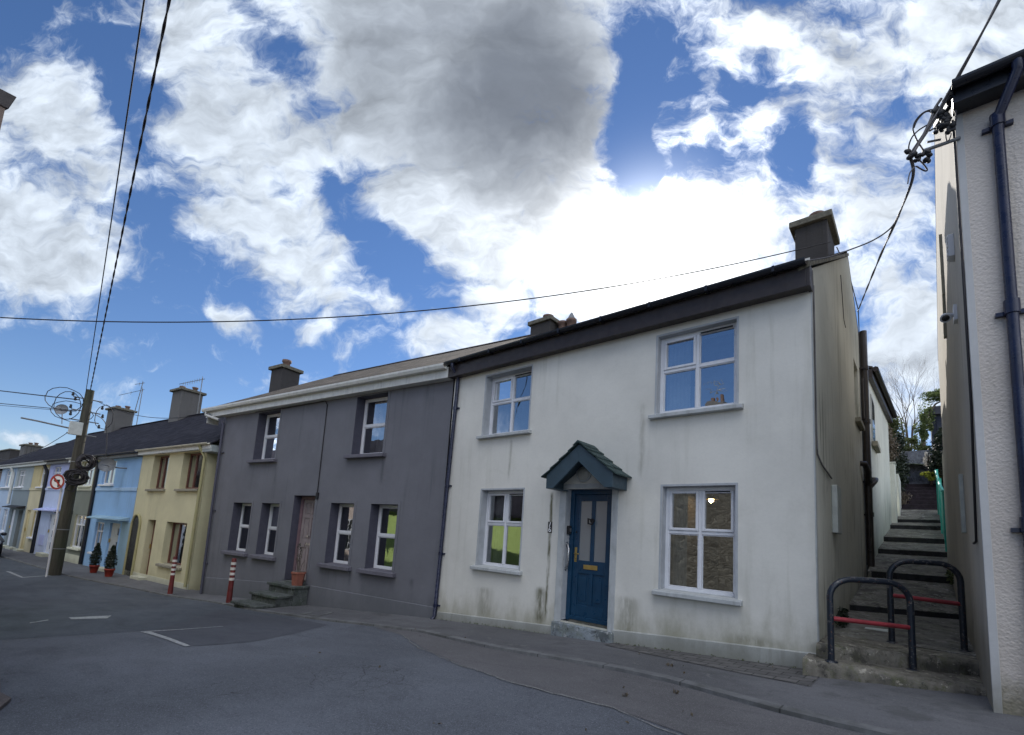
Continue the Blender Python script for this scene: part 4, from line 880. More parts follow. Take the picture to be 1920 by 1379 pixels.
mb.prism([(-.91, 9.285, -.82), (.39, 10.035, -.82), (.39, 10.035, -.728), (-.91, 9.285, -.718)], (0, .03, 0))
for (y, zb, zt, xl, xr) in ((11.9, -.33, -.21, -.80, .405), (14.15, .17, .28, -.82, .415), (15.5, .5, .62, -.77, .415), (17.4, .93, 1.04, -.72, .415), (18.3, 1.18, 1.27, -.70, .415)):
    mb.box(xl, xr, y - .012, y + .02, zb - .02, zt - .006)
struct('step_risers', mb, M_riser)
mb = MB(); mb.box(-.62, -.35, 7.85, 8.25, -.905, -.88); single('access_cover', mb, M_boxg, 'pale rectangular cover plate on the ridged alley tread behind the front hoop rail', 'cover plate', (-.48, 8.0, -.905), bevel=.004)
# weeds at wall foot
mb = MB(); rng = random.Random(9); mb.leaves((-.86, 7.9, -.8), (.08, .45, .14), 220, .06, rng, shell=.2); single('wall_weed', mb, M_leafdk, 'dark green weed tuft at the foot of the grimy gable wall', 'weed', (-.86, 7.9, -.9), recalc=False)
mb = MB(); mb.leaves((.37, 11.6, -.2), (.08, .35, .16), 180, .06, rng, shell=.2); single('wall_weed', mb, M_leafmid, 'mossy weed tuft on the steps against the cream side wall', 'weed', (.37, 11.6, -.3), recalc=False)
# hoop rails
def hoop(y0, y1, x0, x1, za, zb, zt, zr, label, base):
    t = Thing('hoop_rail', label, 'railing', FO, base, 'metal hoop rails across the alley')
    yy = lambda x: y0 + (y1 - y0) * (x - x0) / (x1 - x0)
    mb = MB(); r = .19; path = [(x0, y0, za - .05), (x0, y0, (za + zt) / 2), (x0, y0, zt - r)]
    for k in range(1, 7): a = math.pi / 2 * k / 6; x = x0 + r - r * math.cos(a); path.append((x, yy(x), zt - r + r * math.sin(a)))
    for k in range(0, 7): a = math.pi / 2 * k / 6; x = x1 - r + r * math.sin(a); path.append((x, yy(x), zt - r + r * math.cos(a)))
    path += [(x1, y1, (zb + zt) / 2), (x1, y1, zb - .05)]; mb.tube(path, .031, 14); t.part('hoop', mb, M_rail)
    mb = MB(); mb.tube([(x0 + .02, yy(x0 + .02), zr + .01), (x1 - .02, yy(x1 - .02), zr - .02)], .024, 12); t.part('cross_bar', mb, M_redrail)
    for x, z in ((x0, za), (x1, zb)): mb = MB(); mb.lathe((x, yy(x), z - .01), [(.062, 0), (.058, .014), (.034, .02)], 10); t.part('foot_collar', mb, M_rail)
    return t
h1 = hoop(6.07, 6.52, -.765, -.125, -1.06, -1.08, -.215, -.64, 'nearer blue-black hoop rail with red bar at the left foot of the alley steps', (-.47, 6.3, -1.07))
h2 = hoop(7.2, 7.4, -.315, .30, -.92, -.92, .015, -.40, 'farther worn hoop rail with red bar standing behind, against the cream side wall', (0, 7.3, -.92))

# ================================================================== BEHIND THE ALLEY
mb = MB(); mb.box(-.78, -.56, 18.0, 18.6, .8, 2.93); mb.box(-.80, -.54, 17.98, 18.62, 2.931, 2.97)
mb.box(-.60, -.50, 18.7, 20.4, 1.0, 2.7); single('yard_wall', mb, M_ext, 'low white yard wall with capped pier beyond the white house extension', 'wall', (-.67, 18.0, 1.1), bevel=.01)
t = Thing('green_fence', 'turquoise painted handrail fence on the right side of the upper alley', 'fence', FO, (.40, 16, .9))
mb = MB()
for i in range(14):
    y = 14.1 + i * .36; zf = lerp_tab(y, [14.15, 15.5, 17.4, 19.6], [.28, .55, 1.0, 1.7]); mb.box(.385, .41, y, y + .30, zf + .1, zf + 1.25 + .1 * math.sin(i))
t.part('boards', mb, M_greenfence)
mb = MB(); mb.tube([(.37, 14.0, 1.6), (.37, 16.0, 2.0), (.37, 19.2, 2.85)], .03, 8)
for y, z in ((14.2, .3), (16.6, .9), (19.0, 1.5)): mb.box(.36, .42, y, y + .06, z - .1, z + 1.35)
t.part('rail', mb, M_greenfence)
mb = MB(); n = 8
for k in range(n): mb.box(-.50, .46, 19.7 + k * .42, 23.3, 1.72 + k * .165 - .16, 1.72 + k * .165)
struct('upper_garden_steps', mb, M_darkstair, bevel=.01)
mb = MB(); mb.box(-2.5, 3.5, 24.0, 24.25, 1.5, 4.36); single('block_wall', mb, M_blockwall, 'blue-grey garden wall closing the top of the dark garden steps', 'wall', (.1, 24.0, 2.9), bevel=.01)
mb = MB(); n = 24
def hz(x, y): return lerp_tab(y, [19, 24, 40, 90], [1.6, 4.0, 6.8, 13]) + .25 * math.sin(x * .7 + y * .4)
vs = []; N = 28
for i in range(N + 1):
    for j in range(N + 1):
        x = -60 + 90 * (i / N); y = 23.5 + 80 * (j / N); vs.append((x, y, hz(x, y) if True else 0))
mb.add(vs, [(i * (N + 1) + j, (i + 1) * (N + 1) + j, (i + 1) * (N + 1) + j + 1, i * (N + 1) + j + 1) for i in range(N) for j in range(N)], True)
for (xa, xb) in ((-6, -.9), (.6, 8)): mb.poly([(xa, 14.5, .3), (xb, 14.5, .3), (xb, 24, 3.6), (xa, 24, 3.6)])
struct('hillside', mb, M_grass)
def bush(name, label, cat, c, rad, n, size, mat, seed, base, group=None, clumps=16):
    t = Thing(name, label, cat, FO, base, group); rng = random.Random(seed)
    mb = MB(); mb.leaves(c, rad, n, size, rng, shell=.25, clumps=clumps); t.part('foliage', mb, mat, recalc=False)
    mb = MB()
    for k in range(6):
        a = rng.uniform(0, 6.28); mb.tube([base, (c[0] + rad[0] * .3 * math.cos(a), c[1] + rad[1] * .3 * math.sin(a), c[2]), (c[0] + rad[0] * .7 * math.cos(a), c[1] + rad[1] * .7 * math.sin(a), c[2] + rad[2] * .6)], [.03, .02, .008], 5)
    t.part('stems', mb, M_bark); return t
bush('hedge', 'tall dark evergreen hedge left of the upper garden steps', 'hedge', (-.80, 21.2, 3.2), (.55, 1.5, 1.25), 11000, .10, M_leafdk, 11, (-.9, 21.2, 1.8), clumps=26)
bush('shrub', 'brown twiggy shrub hanging over the white yard wall', 'shrub', (-.95, 19.8, 3.7), (.50, .8, .8), 5500, .08, M_leafdry, 12, (-1.1, 20.1, 1.8), clumps=20)
bush('shrub', 'yellow-green bushy shrub above the brown shrub beside the bare tree', 'shrub', (-1.0, 23.0, 5.0), (.7, .8, .7), 6000, .10, M_leafmid, 13, (-1.0, 23, 2.8), clumps=18)
bush('shrub', 'leafy shrub on top of the block wall left of the ivy', 'shrub', (-.25, 25.2, 4.55), (.6, .6, .55), 2400, .09, M_leafmid, 14, (-.2, 25.2, 4.0))
bush('shrub', 'dark green shrub in front of the dark shed', 'shrub', (.65, 22.4, 3.8), (.42, .7, 1.0), 6500, .09, M_leafdk, 15, (.65, 22.4, 2.6), clumps=20)
bush('shrub', 'small pale blossoming shrub beside the top of the dark steps', 'shrub', (.26, 22.9, 3.75), (.16, .2, .32), 700, .055, M_blossom, 16, (.28, 22.9, 3.0), clumps=8)
bush('shrub', 'bright yellow-green low shrub at the right of the top steps', 'shrub', (.30, 22.3, 3.12), (.28, .3, .2), 900, .06, M_leafyel, 17, (.3, 22.4, 2.8), clumps=8)
bush('shrub', 'small grey-brown tuft at the left foot of the dark steps', 'shrub', (-.42, 20.4, 2.1), (.22, .4, .28), 800, .06, M_leafdry, 18, (-.45, 20.4, 1.8), clumps=6)
# ivy covered post / tree
t = Thing('ivy_tree', 'ivy-covered upright trunk beside and over the dark shed', 'tree', FO, (.12, 25.6, 4.0)); rng = random.Random(21)
mb = MB(); mb.tube([(.12, 25.6, 3.9), (.16, 25.6, 5.2), (.28, 25.7, 6.4)], [.09, .08, .05], 7); mb.tube([(.2, 25.6, 5.9), (.6, 25.7, 6.6), (1.1, 25.8, 6.9)], [.05, .04, .02], 6); t.part('trunk', mb, M_bark)
mb = MB(); mb.leaves((.08, 25.6, 4.9), (.27, .3, .85), 1800, .08, rng, shell=.3, clumps=12); mb.leaves((.28, 25.6, 6.1), (.32, .35, .75), 1900, .08, rng, shell=.3, clumps=12); mb.leaves((.8, 25.75, 6.98), (.75, .4, .28), 2200, .08, rng, shell=.3, clumps=14); t.part('ivy_foliage', mb, M_leafivy, recalc=False)
t = Thing('garden_shed', 'dark blue-black timber shed up the garden behind the cream house', 'shed', FO, (1.4, 26.2, 4.2))
mb = MB(); mb.box(.44, 2.6, 26.0, 28, 3.9, 6.2); t.part('shed_wall', mb, M_shedw)
mb = MB(); mb.box(.34, 2.7, 25.85, 28.1, 6.201, 6.55); t.part('roof', mb, M_shedtrim, bevel=.02)
mb = MB(); mb.box(.60, 1.3, 25.97, 26.0, 4.3, 6.0); t.part('door', mb, M_shedw, bevel=.01)
# pale shed roof and dark post on the left
mb = MB(); mb.box(-1.55, -1.42, 29, 29.2, 5, 8.15); single('garden_post', mb, M_brownwood, 'dark square post standing among the bare tree twigs above the left hedge', 'post', (-1.48, 29, 5))
mb = MB(); mb.box(-2.6, -1.5, 27.5, 29, 4.6, 6.3); mb.hexa([(-2.8, 27.3, 6.3), (-1.35, 27.3, 6.3), (-1.35, 29.2, 6.7), (-2.8, 29.2, 6.7)], [(-2.8, 27.3, 6.36), (-1.35, 27.3, 6.36), (-1.35, 29.2, 6.76), (-2.8, 29.2, 6.76)]); single('outbuilding', mb, M_icy, 'pale outbuilding roof peeping above the left garden shrubs', 'outbuilding', (-2, 28, 4.6))
# bare tree
def bare_tree(name, label, base, h, seed, spread=.5, levels=5):
    t = Thing(name, label, 'tree', FO, base); rng = random.Random(seed); tr = MB(); cr = MB()
    def grow(p, d, L, r, lv):
        n = 3; path = [p]; rs = [r]; q = Vector(p); dd = Vector(d)
        for k in range(n):
            dd = (dd + Vector((rng.gauss(0, .10), rng.gauss(0, .10), .05))).normalized(); q = q + dd * L / n; path.append(q.copy()); rs.append(r * (1 - .35 * (k + 1) / n))
        (tr if lv >= levels - 1 else cr).tube(path, rs, 5 if lv > 2 else 3, caps=False)
        if lv == 0: return
        for k in range(rng.choice((3, 4)) if lv > 1 else 4):
            a = rng.uniform(0, 6.28); s = Vector((math.cos(a), math.sin(a), 0)) * spread * rng.uniform(.5, 1.1)
            j = rng.choice((1, 2, 3, 3)); grow(path[j], (dd + s).normalized(), L * rng.uniform(.62, .82), rs[j] * .55, lv - 1)
    for k in range(3): grow(Vector(base), Vector((rng.uniform(-.22, .22), rng.uniform(-.2, .2), 1)), h * .36, .055, levels)
    t.part('trunk', tr, M_bark); t.part('crown', cr, M_bark); return t
bare_tree('bare_tree', 'leafless winter tree with fine twigs beyond the garden at the alley top', (-.35, 34, 6.0), 5.4, 5, .40, 6)
# ================================================================== TERRACE ON THE LEFT (frame FG, s negative to the left)
RZ, RP = 5.1, 3.7
def terrace(name, label, s0, s1, wallm, upm=None, stringz=True, wins=(), lows=(), doors=(), lowm=None, eave=2.15, canopy=None, gutm=M_gutw, stringm=None, basez=-2.35, holes_extra=(), right_gable=None, gwidth=(0, 0), RZ=5.1):
    t = Thing(name, label, 'house', FG, ((s0 + s1) / 2, 0, basez))
    hl = [w[:4] for w in wins] + [w[:4] for w in lows] + [d[:4] for d in doors]
    lower_h = [h for h in hl if h[3] < .75]; upper_h = [h for h in hl if h[3] >= .75]
    split = .82 if stringz else None
    if split:
        mb = MB(); wall_grid(mb, 0, lower_h, s0, s1, -3.2, lambda x: split); t.part('lower_wall', mb, wallm)
        mb = MB(); wall_grid(mb, 0, upper_h, s0, s1, split, lambda x: eave + .2); t.part('upper_wall', mb, upm or wallm)
        mb = MB(); mb.box(s0, s1, -.035, .0, .80, .93); t.part('string_course', mb, stringm or upm or wallm, bevel=.004)
    else:
        mb = MB(); wall_grid(mb, 0, hl, s0, s1, -3.2, lambda x: eave + .2); t.part('wall', mb, wallm)
    mb = MB(); mb.poly([(s0, .9, -3.2), (s1, .9, -3.2), (s1, .9, eave), (s0, .9, eave)]); 
    for s in (s0 + .01, s1 - .01): mb.poly([(s, .01, -3.2), (s, .01, eave + .1), (s, RP, RZ - .1), (s, 7.4, eave), (s, 7.4, -3.2)])
    mb.poly([(s0, 7.4, -3.2), (s1, 7.4, -3.2), (s1, 7.4, eave), (s0, 7.4, eave)])
    t.part('party_wall', mb, right_gable or M_room)
    for w in list(wins) + list(lows):
        st = w[4] if len(w) > 4 else 'cross'
        window(t, *w[:4], .2 if st == 'brown' else .07, st, fm=M_brownwood if st == 'brown' else M_pvc, sill=w[5] if len(w) > 5 else M_pvc, curt=[(.1, .45, 3, M_curtain)], silld=.1, sillx=.1, sillt=.09, rev=(upm or wallm, .3))
    for d in doors:
        x0, x1, z0, z1, dm, gl = d; mb = MB(); reveal(mb, x0, x1, z0, z1, 0, .3); rv_ = mb; dd_ = .2 if dm is M_brownwood else .07; mb = MB(); mb.box(x0, x1, dd_, dd_ + .05, z0, z1)
        for k in range(3): mb.box(x0 + .12, x1 - .12, dd_ - .015, dd_, z0 + .15 + k * (z1 - z0) * .31, z0 + .05 + (k + .9) * (z1 - z0) * .31)
        dd = t.part('front_door', mb, dm, bevel=.004); t.part('door_reveal', rv_, wallm, parent=dd)
        mb = MB(); mb.box(x0 + .06, x0 + .09, dd_ - .06, dd_ - .016, z0 + .95, z0 + 1.1); t.part('door_handle', mb, M_brass, parent=dd)
        if gl:
            mb = MB()
            for k in range(3): mb.box(x1 - .28, x1 - .12, dd_ - .024, dd_ - .014, z0 + .2 + k * (z1 - z0) * .31, z0 + (k + .88) * (z1 - z0) * .31)
            t.part('door_glass', mb, M_carglass, parent=dd)
        mb = MB(); mb.box(x0 - .05, x1 + .05, -.25, .2, z0 - .4, z0 - .002); t.part('doorstep', mb, M_palecream, bevel=.01)
    mb = MB(); roofslab(mb, s0 - gwidth[0], s1 + gwidth[1], -.18, eave + .10, RP, RZ, 7.6, eave + .1)
    rf = t.part('roof', mb, M_slatedk)
    mb = MB(); i = s0
    while i < s1 - .1: mb.prism([(i, RP - .12, RZ + .02), (i, RP, RZ + .11), (i, RP + .12, RZ + .02), (i, RP, RZ + .06)], (.45, 0, 0)); i += .46
    t.part('ridge_tiles', mb, M_slatedk, parent=rf)
    mb = MB(); gutter(mb, s0 - gwidth[0], s1 + gwidth[1] * .8, -.24, eave + .14, .055); g = t.part('gutter', mb, gutm)
    mb = MB(); mb.box(s0 - gwidth[0], s1 + gwidth[1] * .8, -.17, -.15, eave - .04, eave + .1); mb.box(s0, s1, -.149, -.001, eave - .03, eave - .01); t.part('fascia', mb, M_gutw if gutm is not M_blackpipe else M_brownboard)
    if canopy:
        a, b, z, cm = canopy; mb = MB(); mb.hexa([(a, -.35, z), (b, -.35, z), (b, 0, z), (a, 0, z)], [(a, -.35, z + .05), (b, -.35, z + .05), (b, 0, z + .15), (a, 0, z + .15)]); t.part('door_canopy', mb, cm, bevel=.006)
    return t
def down(t, s, z1, z0, m, r=.05):
    mb = MB(); mb.tube([(s, -.24, z1), (s + .0, -.08, z1 - .3), (s, -.07, z1 - .5), (s, -.07, z0)], r, 8); t.part('downpipe', mb, m)

cr = terrace('cream_house', 'cream rendered house with brown wooden windows and an arched side passage', -15.25, -10.15, M_cream, stringz=False,
    wins=[(-14.2, -12.95, .88, 2.12, 'brown', M_sillc), (-11.85, -10.45, .88, 2.12, 'brown', M_sillc)], lows=[(-12.35, -10.85, -1.65, -.25, 'brown', M_sillc)], doors=[(-13.85, -13.2, -2.2, -.23, M_brownwood, False)], right_gable=M_cream, gutm=M_creamgut, eave=2.18, gwidth=(0, .55))
# arched passage: flat black panel, the opening's shade put into its colour
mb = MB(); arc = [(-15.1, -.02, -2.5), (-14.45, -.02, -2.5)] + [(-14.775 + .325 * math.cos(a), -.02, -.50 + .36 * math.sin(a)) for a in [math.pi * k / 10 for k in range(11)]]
mb.prism(arc, (0, .03, 0)); cr.part('passage_shade_panel', mb, M_black)
mb = MB(); ring = [(-14.775 + .37 * math.cos(a), -.03, -.50 + .42 * math.sin(a)) for a in [math.pi * k / 10 for k in range(11)]]
mb.tube([(-14.41, -.03, -2.4)] + ring + [(-15.14, -.03, -2.4)], .045, 6); cr.part('passage_arch', mb, M_creamside)
mb = MB(); mb.box(-10.25, -9.62, -.16, .8, 2.05, 2.26); cr.part('boxed_eave', mb, M_palegrey)
mb = MB(); mb.tube([(-10.3, -.24, 2.3), (-10.3, -.2, 2.2), (-10.2, -.07, 1.9), (-10.2, -.07, -2.2)], .045, 8); cr.part('downpipe', mb, M_creamside)
mb = MB(); mb.box(-15.25, -10.15, -.02, .0, -2.5, -2.12); cr.part('plinth', mb, M_palecream)
chimney(cr, -13.35, -12.5, 3.4, 4.2, 4.6, 6.58, [(-12.95, 3.8)], mat=M_chim, cap=.10, capt=.14, potr=.17, poth=.35)

bl = terrace('blue_house', 'sky blue terraced house with pale blue door and two potted topiaries outside', -19.6, -15.27, M_blue, upm=M_blue, stringm=M_paleblue,
    wins=[(-19.05, -17.75, 1.08, 2.05)], lows=[(-18.85, -17.95, -1.72, -.50)], doors=[(-17.3, -16.3, -2.2, -.48, M_sillw, True)], canopy=(-18.85, -15.5, -.36, M_bluegrey), gutm=M_blackpipe)
mb = MB(); mb.box(-19.6, -15.27, -.012, .0, -2.5, .78) if False else mb.box(-16.1, -15.30, -.013, -.001, -2.5, -.40); bl.part('wall_panel', mb, M_bluegrey)
down(bl, -19.6, 2.2, -2.3, M_blackpipe, .07)
chimney(bl, -22.3, -21.2, 3.2, 4.2, 4.6, 6.55, [(-22.0, 3.5), (-21.5, 3.9)], mat=M_chim2, cap=.12)
# satellite dish
mb = MB(); c = Vector((-16.9, -.5, 1.72)); ax = Vector((.72, -.62, .25)).normalized()
mb.tube([c, c + ax * .05, c + ax * .12], [.02, .25, .29], 20, caps=False); 
sd = bl.part('satellite_dish', mb, M_galv)
mb = MB(); mb.tube([c, (-16.7, -.2, 1.68), (-16.6, .0, 1.7)], .03, 6); mb.tube([c, c + ax * .55 + Vector((0, 0, -.15))], .018, 6); bl.part('dish_arm', mb, M_galv, parent=sd)

ol = terrace('olive_house', 'olive-grey terraced house with tan upper storey behind the utility pole', -23.2, -19.62, M_olive, upm=M_olivetan, stringm=M_palecream,
    wins=[(-21.6, -20.2, 1.02, 2.08, 'cross', M_palecream)], lows=[(-21.5, -20.15, -1.70, -.28, 'cross', M_palecream)], doors=[(-22.9, -22.1, -2.25, -.3, M_yellow, False)], canopy=(-23.1, -21.9, -.28, M_black))
mb = MB(); mb.box(-21.8, -19.7, -.03, 0, -2.6, -2.0); ol.part('plinth', mb, M_palecream)
li = terrace('lilac_house', 'pale lilac terraced house with a white door', -26.6, -23.22, M_lilac2, upm=M_lilac, stringm=M_lilac2,
    wins=[(-25.95, -24.75, 1.0, 2.0)], lows=[], doors=[(-25.1, -24.25, -2.2, -.36, M_pvc, True)], canopy=(-26.5, -23.4, -.22, M_lilac), gutm=M_blackpipe)
mb = MB(); mb.box(-26.1, -25.4, -.02, 0, -1.9, -1.4); li.part('wall_vent', mb, M_lilac)
down(li, -26.65, 2.1, -2.35, M_blackpipe, .07)
chimney(li, -31.4, -30.2, 3.2, 4.2, 4.5, 6.4, [(-31.1, 3.6), (-30.5, 3.9)], mat=M_chim2, cap=.12)
ye = terrace('yellow_house', 'ochre yellow terraced house', -29.4, -26.62, M_yellow2, upm=M_yellow, stringm=M_yellow2, wins=[(-28.0, -26.8, 1.0, 2.0)], lows=[(-27.8, -26.9, -1.6, -.3)], doors=[(-29.1, -28.4, -2.3, -.25, M_yellow, False)])
gy = terrace('pale_grey_house', 'mid-grey terraced house with lighter upper storey', -32.7, -29.42, M_midgrey, upm=M_palegrey, stringm=M_palegrey, wins=[(-32.3, -30.9, 1.0, 1.95)], lows=[], doors=[(-30.7, -29.9, -2.3, -.3, M_brownwood, False), (-32.2, -31.4, -2.3, -.3, M_pvc, False)], canopy=(-32.6, -29.6, -.2, M_black))
ic = terrace('icy_blue_house', 'icy pale blue terraced house at the end of the row', -36.2, -32.72, M_icy, upm=M_icy, stringm=M_palegrey, wins=[(-35.2, -33.4, 1.0, 2.0)], lows=[(-35.6, -34.6, -1.6, -.3), (-34.0, -33.0, -1.6, -.3)], doors=[])
down(ic, -33.0, 2.1, 0.0, M_gutw, .06)
br = terrace('brown_house', 'dull brown rendered house beyond the icy blue one', -43, -36.25, M_brownw, stringz=False, wins=[(-38.5, -37.2, 1, 2)], lows=[(-38.5, -37.2, -1.6, -.3)], eave=2.0, RZ=4.75)
en = terrace('end_house', 'last low house of the terrace with a white sloping verge', -49.5, -43.02, M_brownw, stringz=False, wins=[(-46, -44.8, .4, 1.4)], eave=1.6, RZ=4.0)
chimney(en, -49.9, -48.6, 3.1, 4.1, 3.4, 5.0, [(-49.6, 3.6), (-48.9, 3.8)], mat=M_chim2, cap=.10)
mb = MB(); mb.prism([(-49.75, -.25, 1.45), (-49.75, RP, 3.75), (-49.75, RP, 4.22), (-49.75, -.25, 1.92)], (.26, 0, 0)); en.part('verge_board', mb, M_gutw)
# far terrace end, turned across the street bend, white verge
far = Thing('far_house', 'distant dark-roofed house with a broad brown chimney beyond the white verge', 'house', FG, (-57, 0, -2.6))
mb = MB(); mb.prism([(-51, -.3, -3), (-51, -.3, 1.6), (-51, 3.7, 3.7), (-51, 7.6, 1.6), (-51, 7.6, -3)], (-14, 0, 0)); far.part('wall', mb, M_brownw)
mb = MB(); roofslab(mb, -65.2, -50.8, -.5, 1.5, 3.7, 3.75, 7.8, 1.5); far.part('roof', mb, M_slatedk)
mb = MB(); mb.box(-59.5, -53.5, 3.2, 4.2, 3.0, 4.75); k_ = far.part('chimney', mb, M_chim); mb = MB(); mb.box(-59.6, -53.4, 3.1, 4.3, 4.75, 4.85); far.part('chimney_cap', mb, M_chcap, parent=k_)
for k in range(2):
    mb = MB(); mb.box(-54 - 4 * k, -53 - 4 * k, -.34, -.30, .0, 1.1); far.part('window', mb, M_carglass)

# aerials and roof dish
def aerial(label, s, p, z0, z1, arm, els, d=-1, tilt=0):
    t = Thing('tv_aerial', label, 'aerial', FG, (s, p, z0), 'television aerials on the chimneys')
    mb = MB(); mb.tube([(s, p, z0), (s + tilt, p, z1)], .022, 5); t.part('mast', mb, M_galv)
    mb = MB(); z = z1 - .1; mb.tube([(s + tilt + .25 * -d, p, z), (s + tilt + d * arm, p - .1, z + .02)], .016, 5)
    for k in range(els):
        x = s + tilt + d * arm * k / els; L = .22 if k else .35; mb.tube([(x, p - .02, z - L * .5), (x, p - .02, z + L * .5)], .010, 4)
    t.part('antenna', mb, M_galv); return t
aerial('television aerial with long comb antenna on the nearer terrace chimney', -20.6, 3.8, 4.9, 7.2, 2.4, 9)
aerial('tall thin television aerial right of the second terrace chimney', -28.6, 3.9, 4.9, 7.6, 3.4, 2)
aerial('leaning short television mast beside the second terrace chimney', -28.9, 3.7, 4.9, 7.9, .9, 2, tilt=.8)
t = Thing('roof_dish', 'small round grey satellite dish above the third terrace chimney', 'satellite dish', FG, (-41.2, 3.4, 6.3))
mb = MB(); c = Vector((-41.3, 3.3, 7.25)); ax = Vector((.75, -.6, .2)).normalized(); mb.tube([c, c + ax * .06, c + ax * .14], [.03, .34, .42], 16, caps=False); t.part('dish', mb, M_galv); mb = MB(); mb.tube([(-41.2, 3.4, 6.2), c], .03, 6); mb.tube([c, c + ax * .6], .02, 5); t.part('mast', mb, M_galv)

# ================================================================== UTILITY POLE
pb_ = Vector((-22.75, 2.34, -2.36)); ptop = Vector((-22.5, 2.36, 4.25))
up = Thing('utility_pole', 'tall weathered wooden utility pole with coiled black cables on the pavement', 'utility pole', FO, tuple(pb_))
mb = MB(); n = 8; mb.tube([pb_.lerp(ptop, k / n) for k in range(n + 1)], [.19 - .07 * k / n for k in range(n + 1)], 14); up.part('pole', mb, M_poleW)
for k, z in enumerate((.08, .18, .60)):
    mb = MB(); p = pb_.lerp(ptop, z if z > .2 else z + .06); r = .197 - .07 * z; mb.tube([p, p + Vector((0, 0, .03))], r, 14); up.part('steel_band', mb, M_galv)
def loop(c, rx, rz, ax, r, turns, rng, mb, jit=.04):
    ax = Vector(ax).normalized(); u = ax.cross(Vector((0, 0, 1))).normalized(); v = Vector((0, 0, 1)); path = []
    for k in range(turns * 16 + 1):
        a = 2 * math.pi * k / 16; f = 1 + rng.uniform(-jit, jit); path.append(Vector(c) + u * rx * f * math.cos(a) + v * rz * f * math.sin(a) + ax * rng.uniform(-.04, .04))
    mb.tube(path, r, 5)
rng = random.Random(33)
def coil_blob(c, ry, rz, mb, rng):
    for k in range(15):
        f = rng.uniform(.45, 1.1); loop((c[0] + rng.uniform(-.07, .07), c[1] + rng.uniform(-.05, .05), c[2] + rng.uniform(-.05, .05)), ry * f, rz * f, (1, rng.uniform(-.4, .2), rng.uniform(-.2, .2)), .026, 1, rng, mb, .08)
mb = MB(); coil_blob((-22.1, 2.36, 1.08), .30, .24, mb, rng); coil_blob((-22.15, 2.56, 1.6), .24, .27, mb, rng)
mb.tube([(-22.1, 2.3, 1.0), (-22.1, 2.15, .62), (-22.1, 2.35, .55), (-22.1, 2.5, .95)], .025, 5); up.part('cable_coil', mb, M_cablem)
mb = MB(); mb.box(-22.50, -22.38, 1.98, 2.34, 2.55, 3.02); up.part('junction_box', mb, M_boxg, bevel=.02)
for z in (3.9, 3.45, 3.1, 2.6): mb = MB(); mb.tube([(-22.5, 1.95, z), (-22.5, 2.75, z)], .022, 6); up.part('cross_arm', mb, M_galv)
for (y, z) in ((2.75, 3.6), (2.8, 3.3), (2.75, 2.9), (2.0, 3.75), (1.95, 3.2), (1.92, 3.9), (1.92, 3.45)): mb = MB(); mb.lathe((-22.35, y, z), [(.03, 0), (.045, .05), (.025, .08), (.04, .11), (.015, .14)], 8); up.part('insulator', mb, M_black)
mb = MB()
loop((-22.5, 1.75, 3.75), .50, .42, (1, 0, 0), .013, 1, rng, mb, .05); loop((-22.5, 1.85, 3.55), .34, .50, (1, 0, 0), .013, 1, rng, mb, .02); loop((-22.45, 2.0, 3.35), .55, .35, (1, 0, .2), .012, 1, rng, mb, .05); loop((-22.4, 2.85, 3.35), .25, .45, (1, 0, 0), .012, 1, rng, mb, .05)
up.part('jumper_cable', mb, M_cablem)
mb = MB(); mb.tube([(-22.5, 2.2, 2.75), (-22.6, 1.2, 2.85), (-22.6, .8, 2.87)], .03, 6); up.part('stay_arm', mb, M_galv)
# road sign: no left turn
sg = Thing('no_left_turn_sign', 'round no left turn sign with red ring on a pale post before the pole', 'road sign', FO, (-22.0, 2.0, -2.34))
C0 = Vector((-21.98, 1.93, .84)); nx = Vector((.60, -.80, 0)).normalized(); ux = Vector((.80, .60, 0)).normalized()
mb = MB(); mb.tube([(-22.12, 2.10, -2.34), (-22.08, 2.06, .6), (-22.02, 1.98, 1.1)], .03, 8); sg.part('post', mb, M_pvc)
mb = MB(); mb.tube([C0, C0 + nx * .02], .26, 28); sg.part('sign_face', mb, M_signw)
def ringmesh(c, r0, r1, nrm, th):
    mb = MB(); u = Vector((0, 0, 1)); v = nrm.cross(u).normalized(); N = 32
    vs = []
    for k in range(N):
        a = 2 * math.pi * k / N; d = u * math.sin(a) + v * math.cos(a); vs += [c + d * r0 + nrm * th, c + d * r1 + nrm * th, c + d * r1, c + d * r0]
    fs = []
    for k in range(N):
        a = k * 4; b = ((k + 1) % N) * 4
        for q in range(4): fs.append((a + q, a + (q + 1) % 4, b + (q + 1) % 4, b + q))
    mb.add(vs, fs); return mb
sg.part('red_ring', ringmesh(C0 + nx * .021, .20, .262, nx, .006), M_red)
def sp(a, b, o): return C0 + nx * o + ux * a + Vector((0, 0, b))
mb = MB()
for quad in ([(.03, -.17), (.09, -.17), (.09, .08), (.03, .08)], [(-.06, .02), (.029, .02), (.029, .08), (-.06, .08)], [(-.145, .05), (-.061, -.02), (-.061, .12)]): mb.prism([sp(a, b, .022) for a, b in quad], tuple(nx * .004))
sg.part('left_arrow', mb, M_black)
mb = MB(); mb.prism([sp(-.16, .12, .028), sp(-.12, .16, .028), sp(.16, -.12, .028), sp(.12, -.16, .028)], tuple(nx * .004)); sg.part('red_bar', mb, M_red)

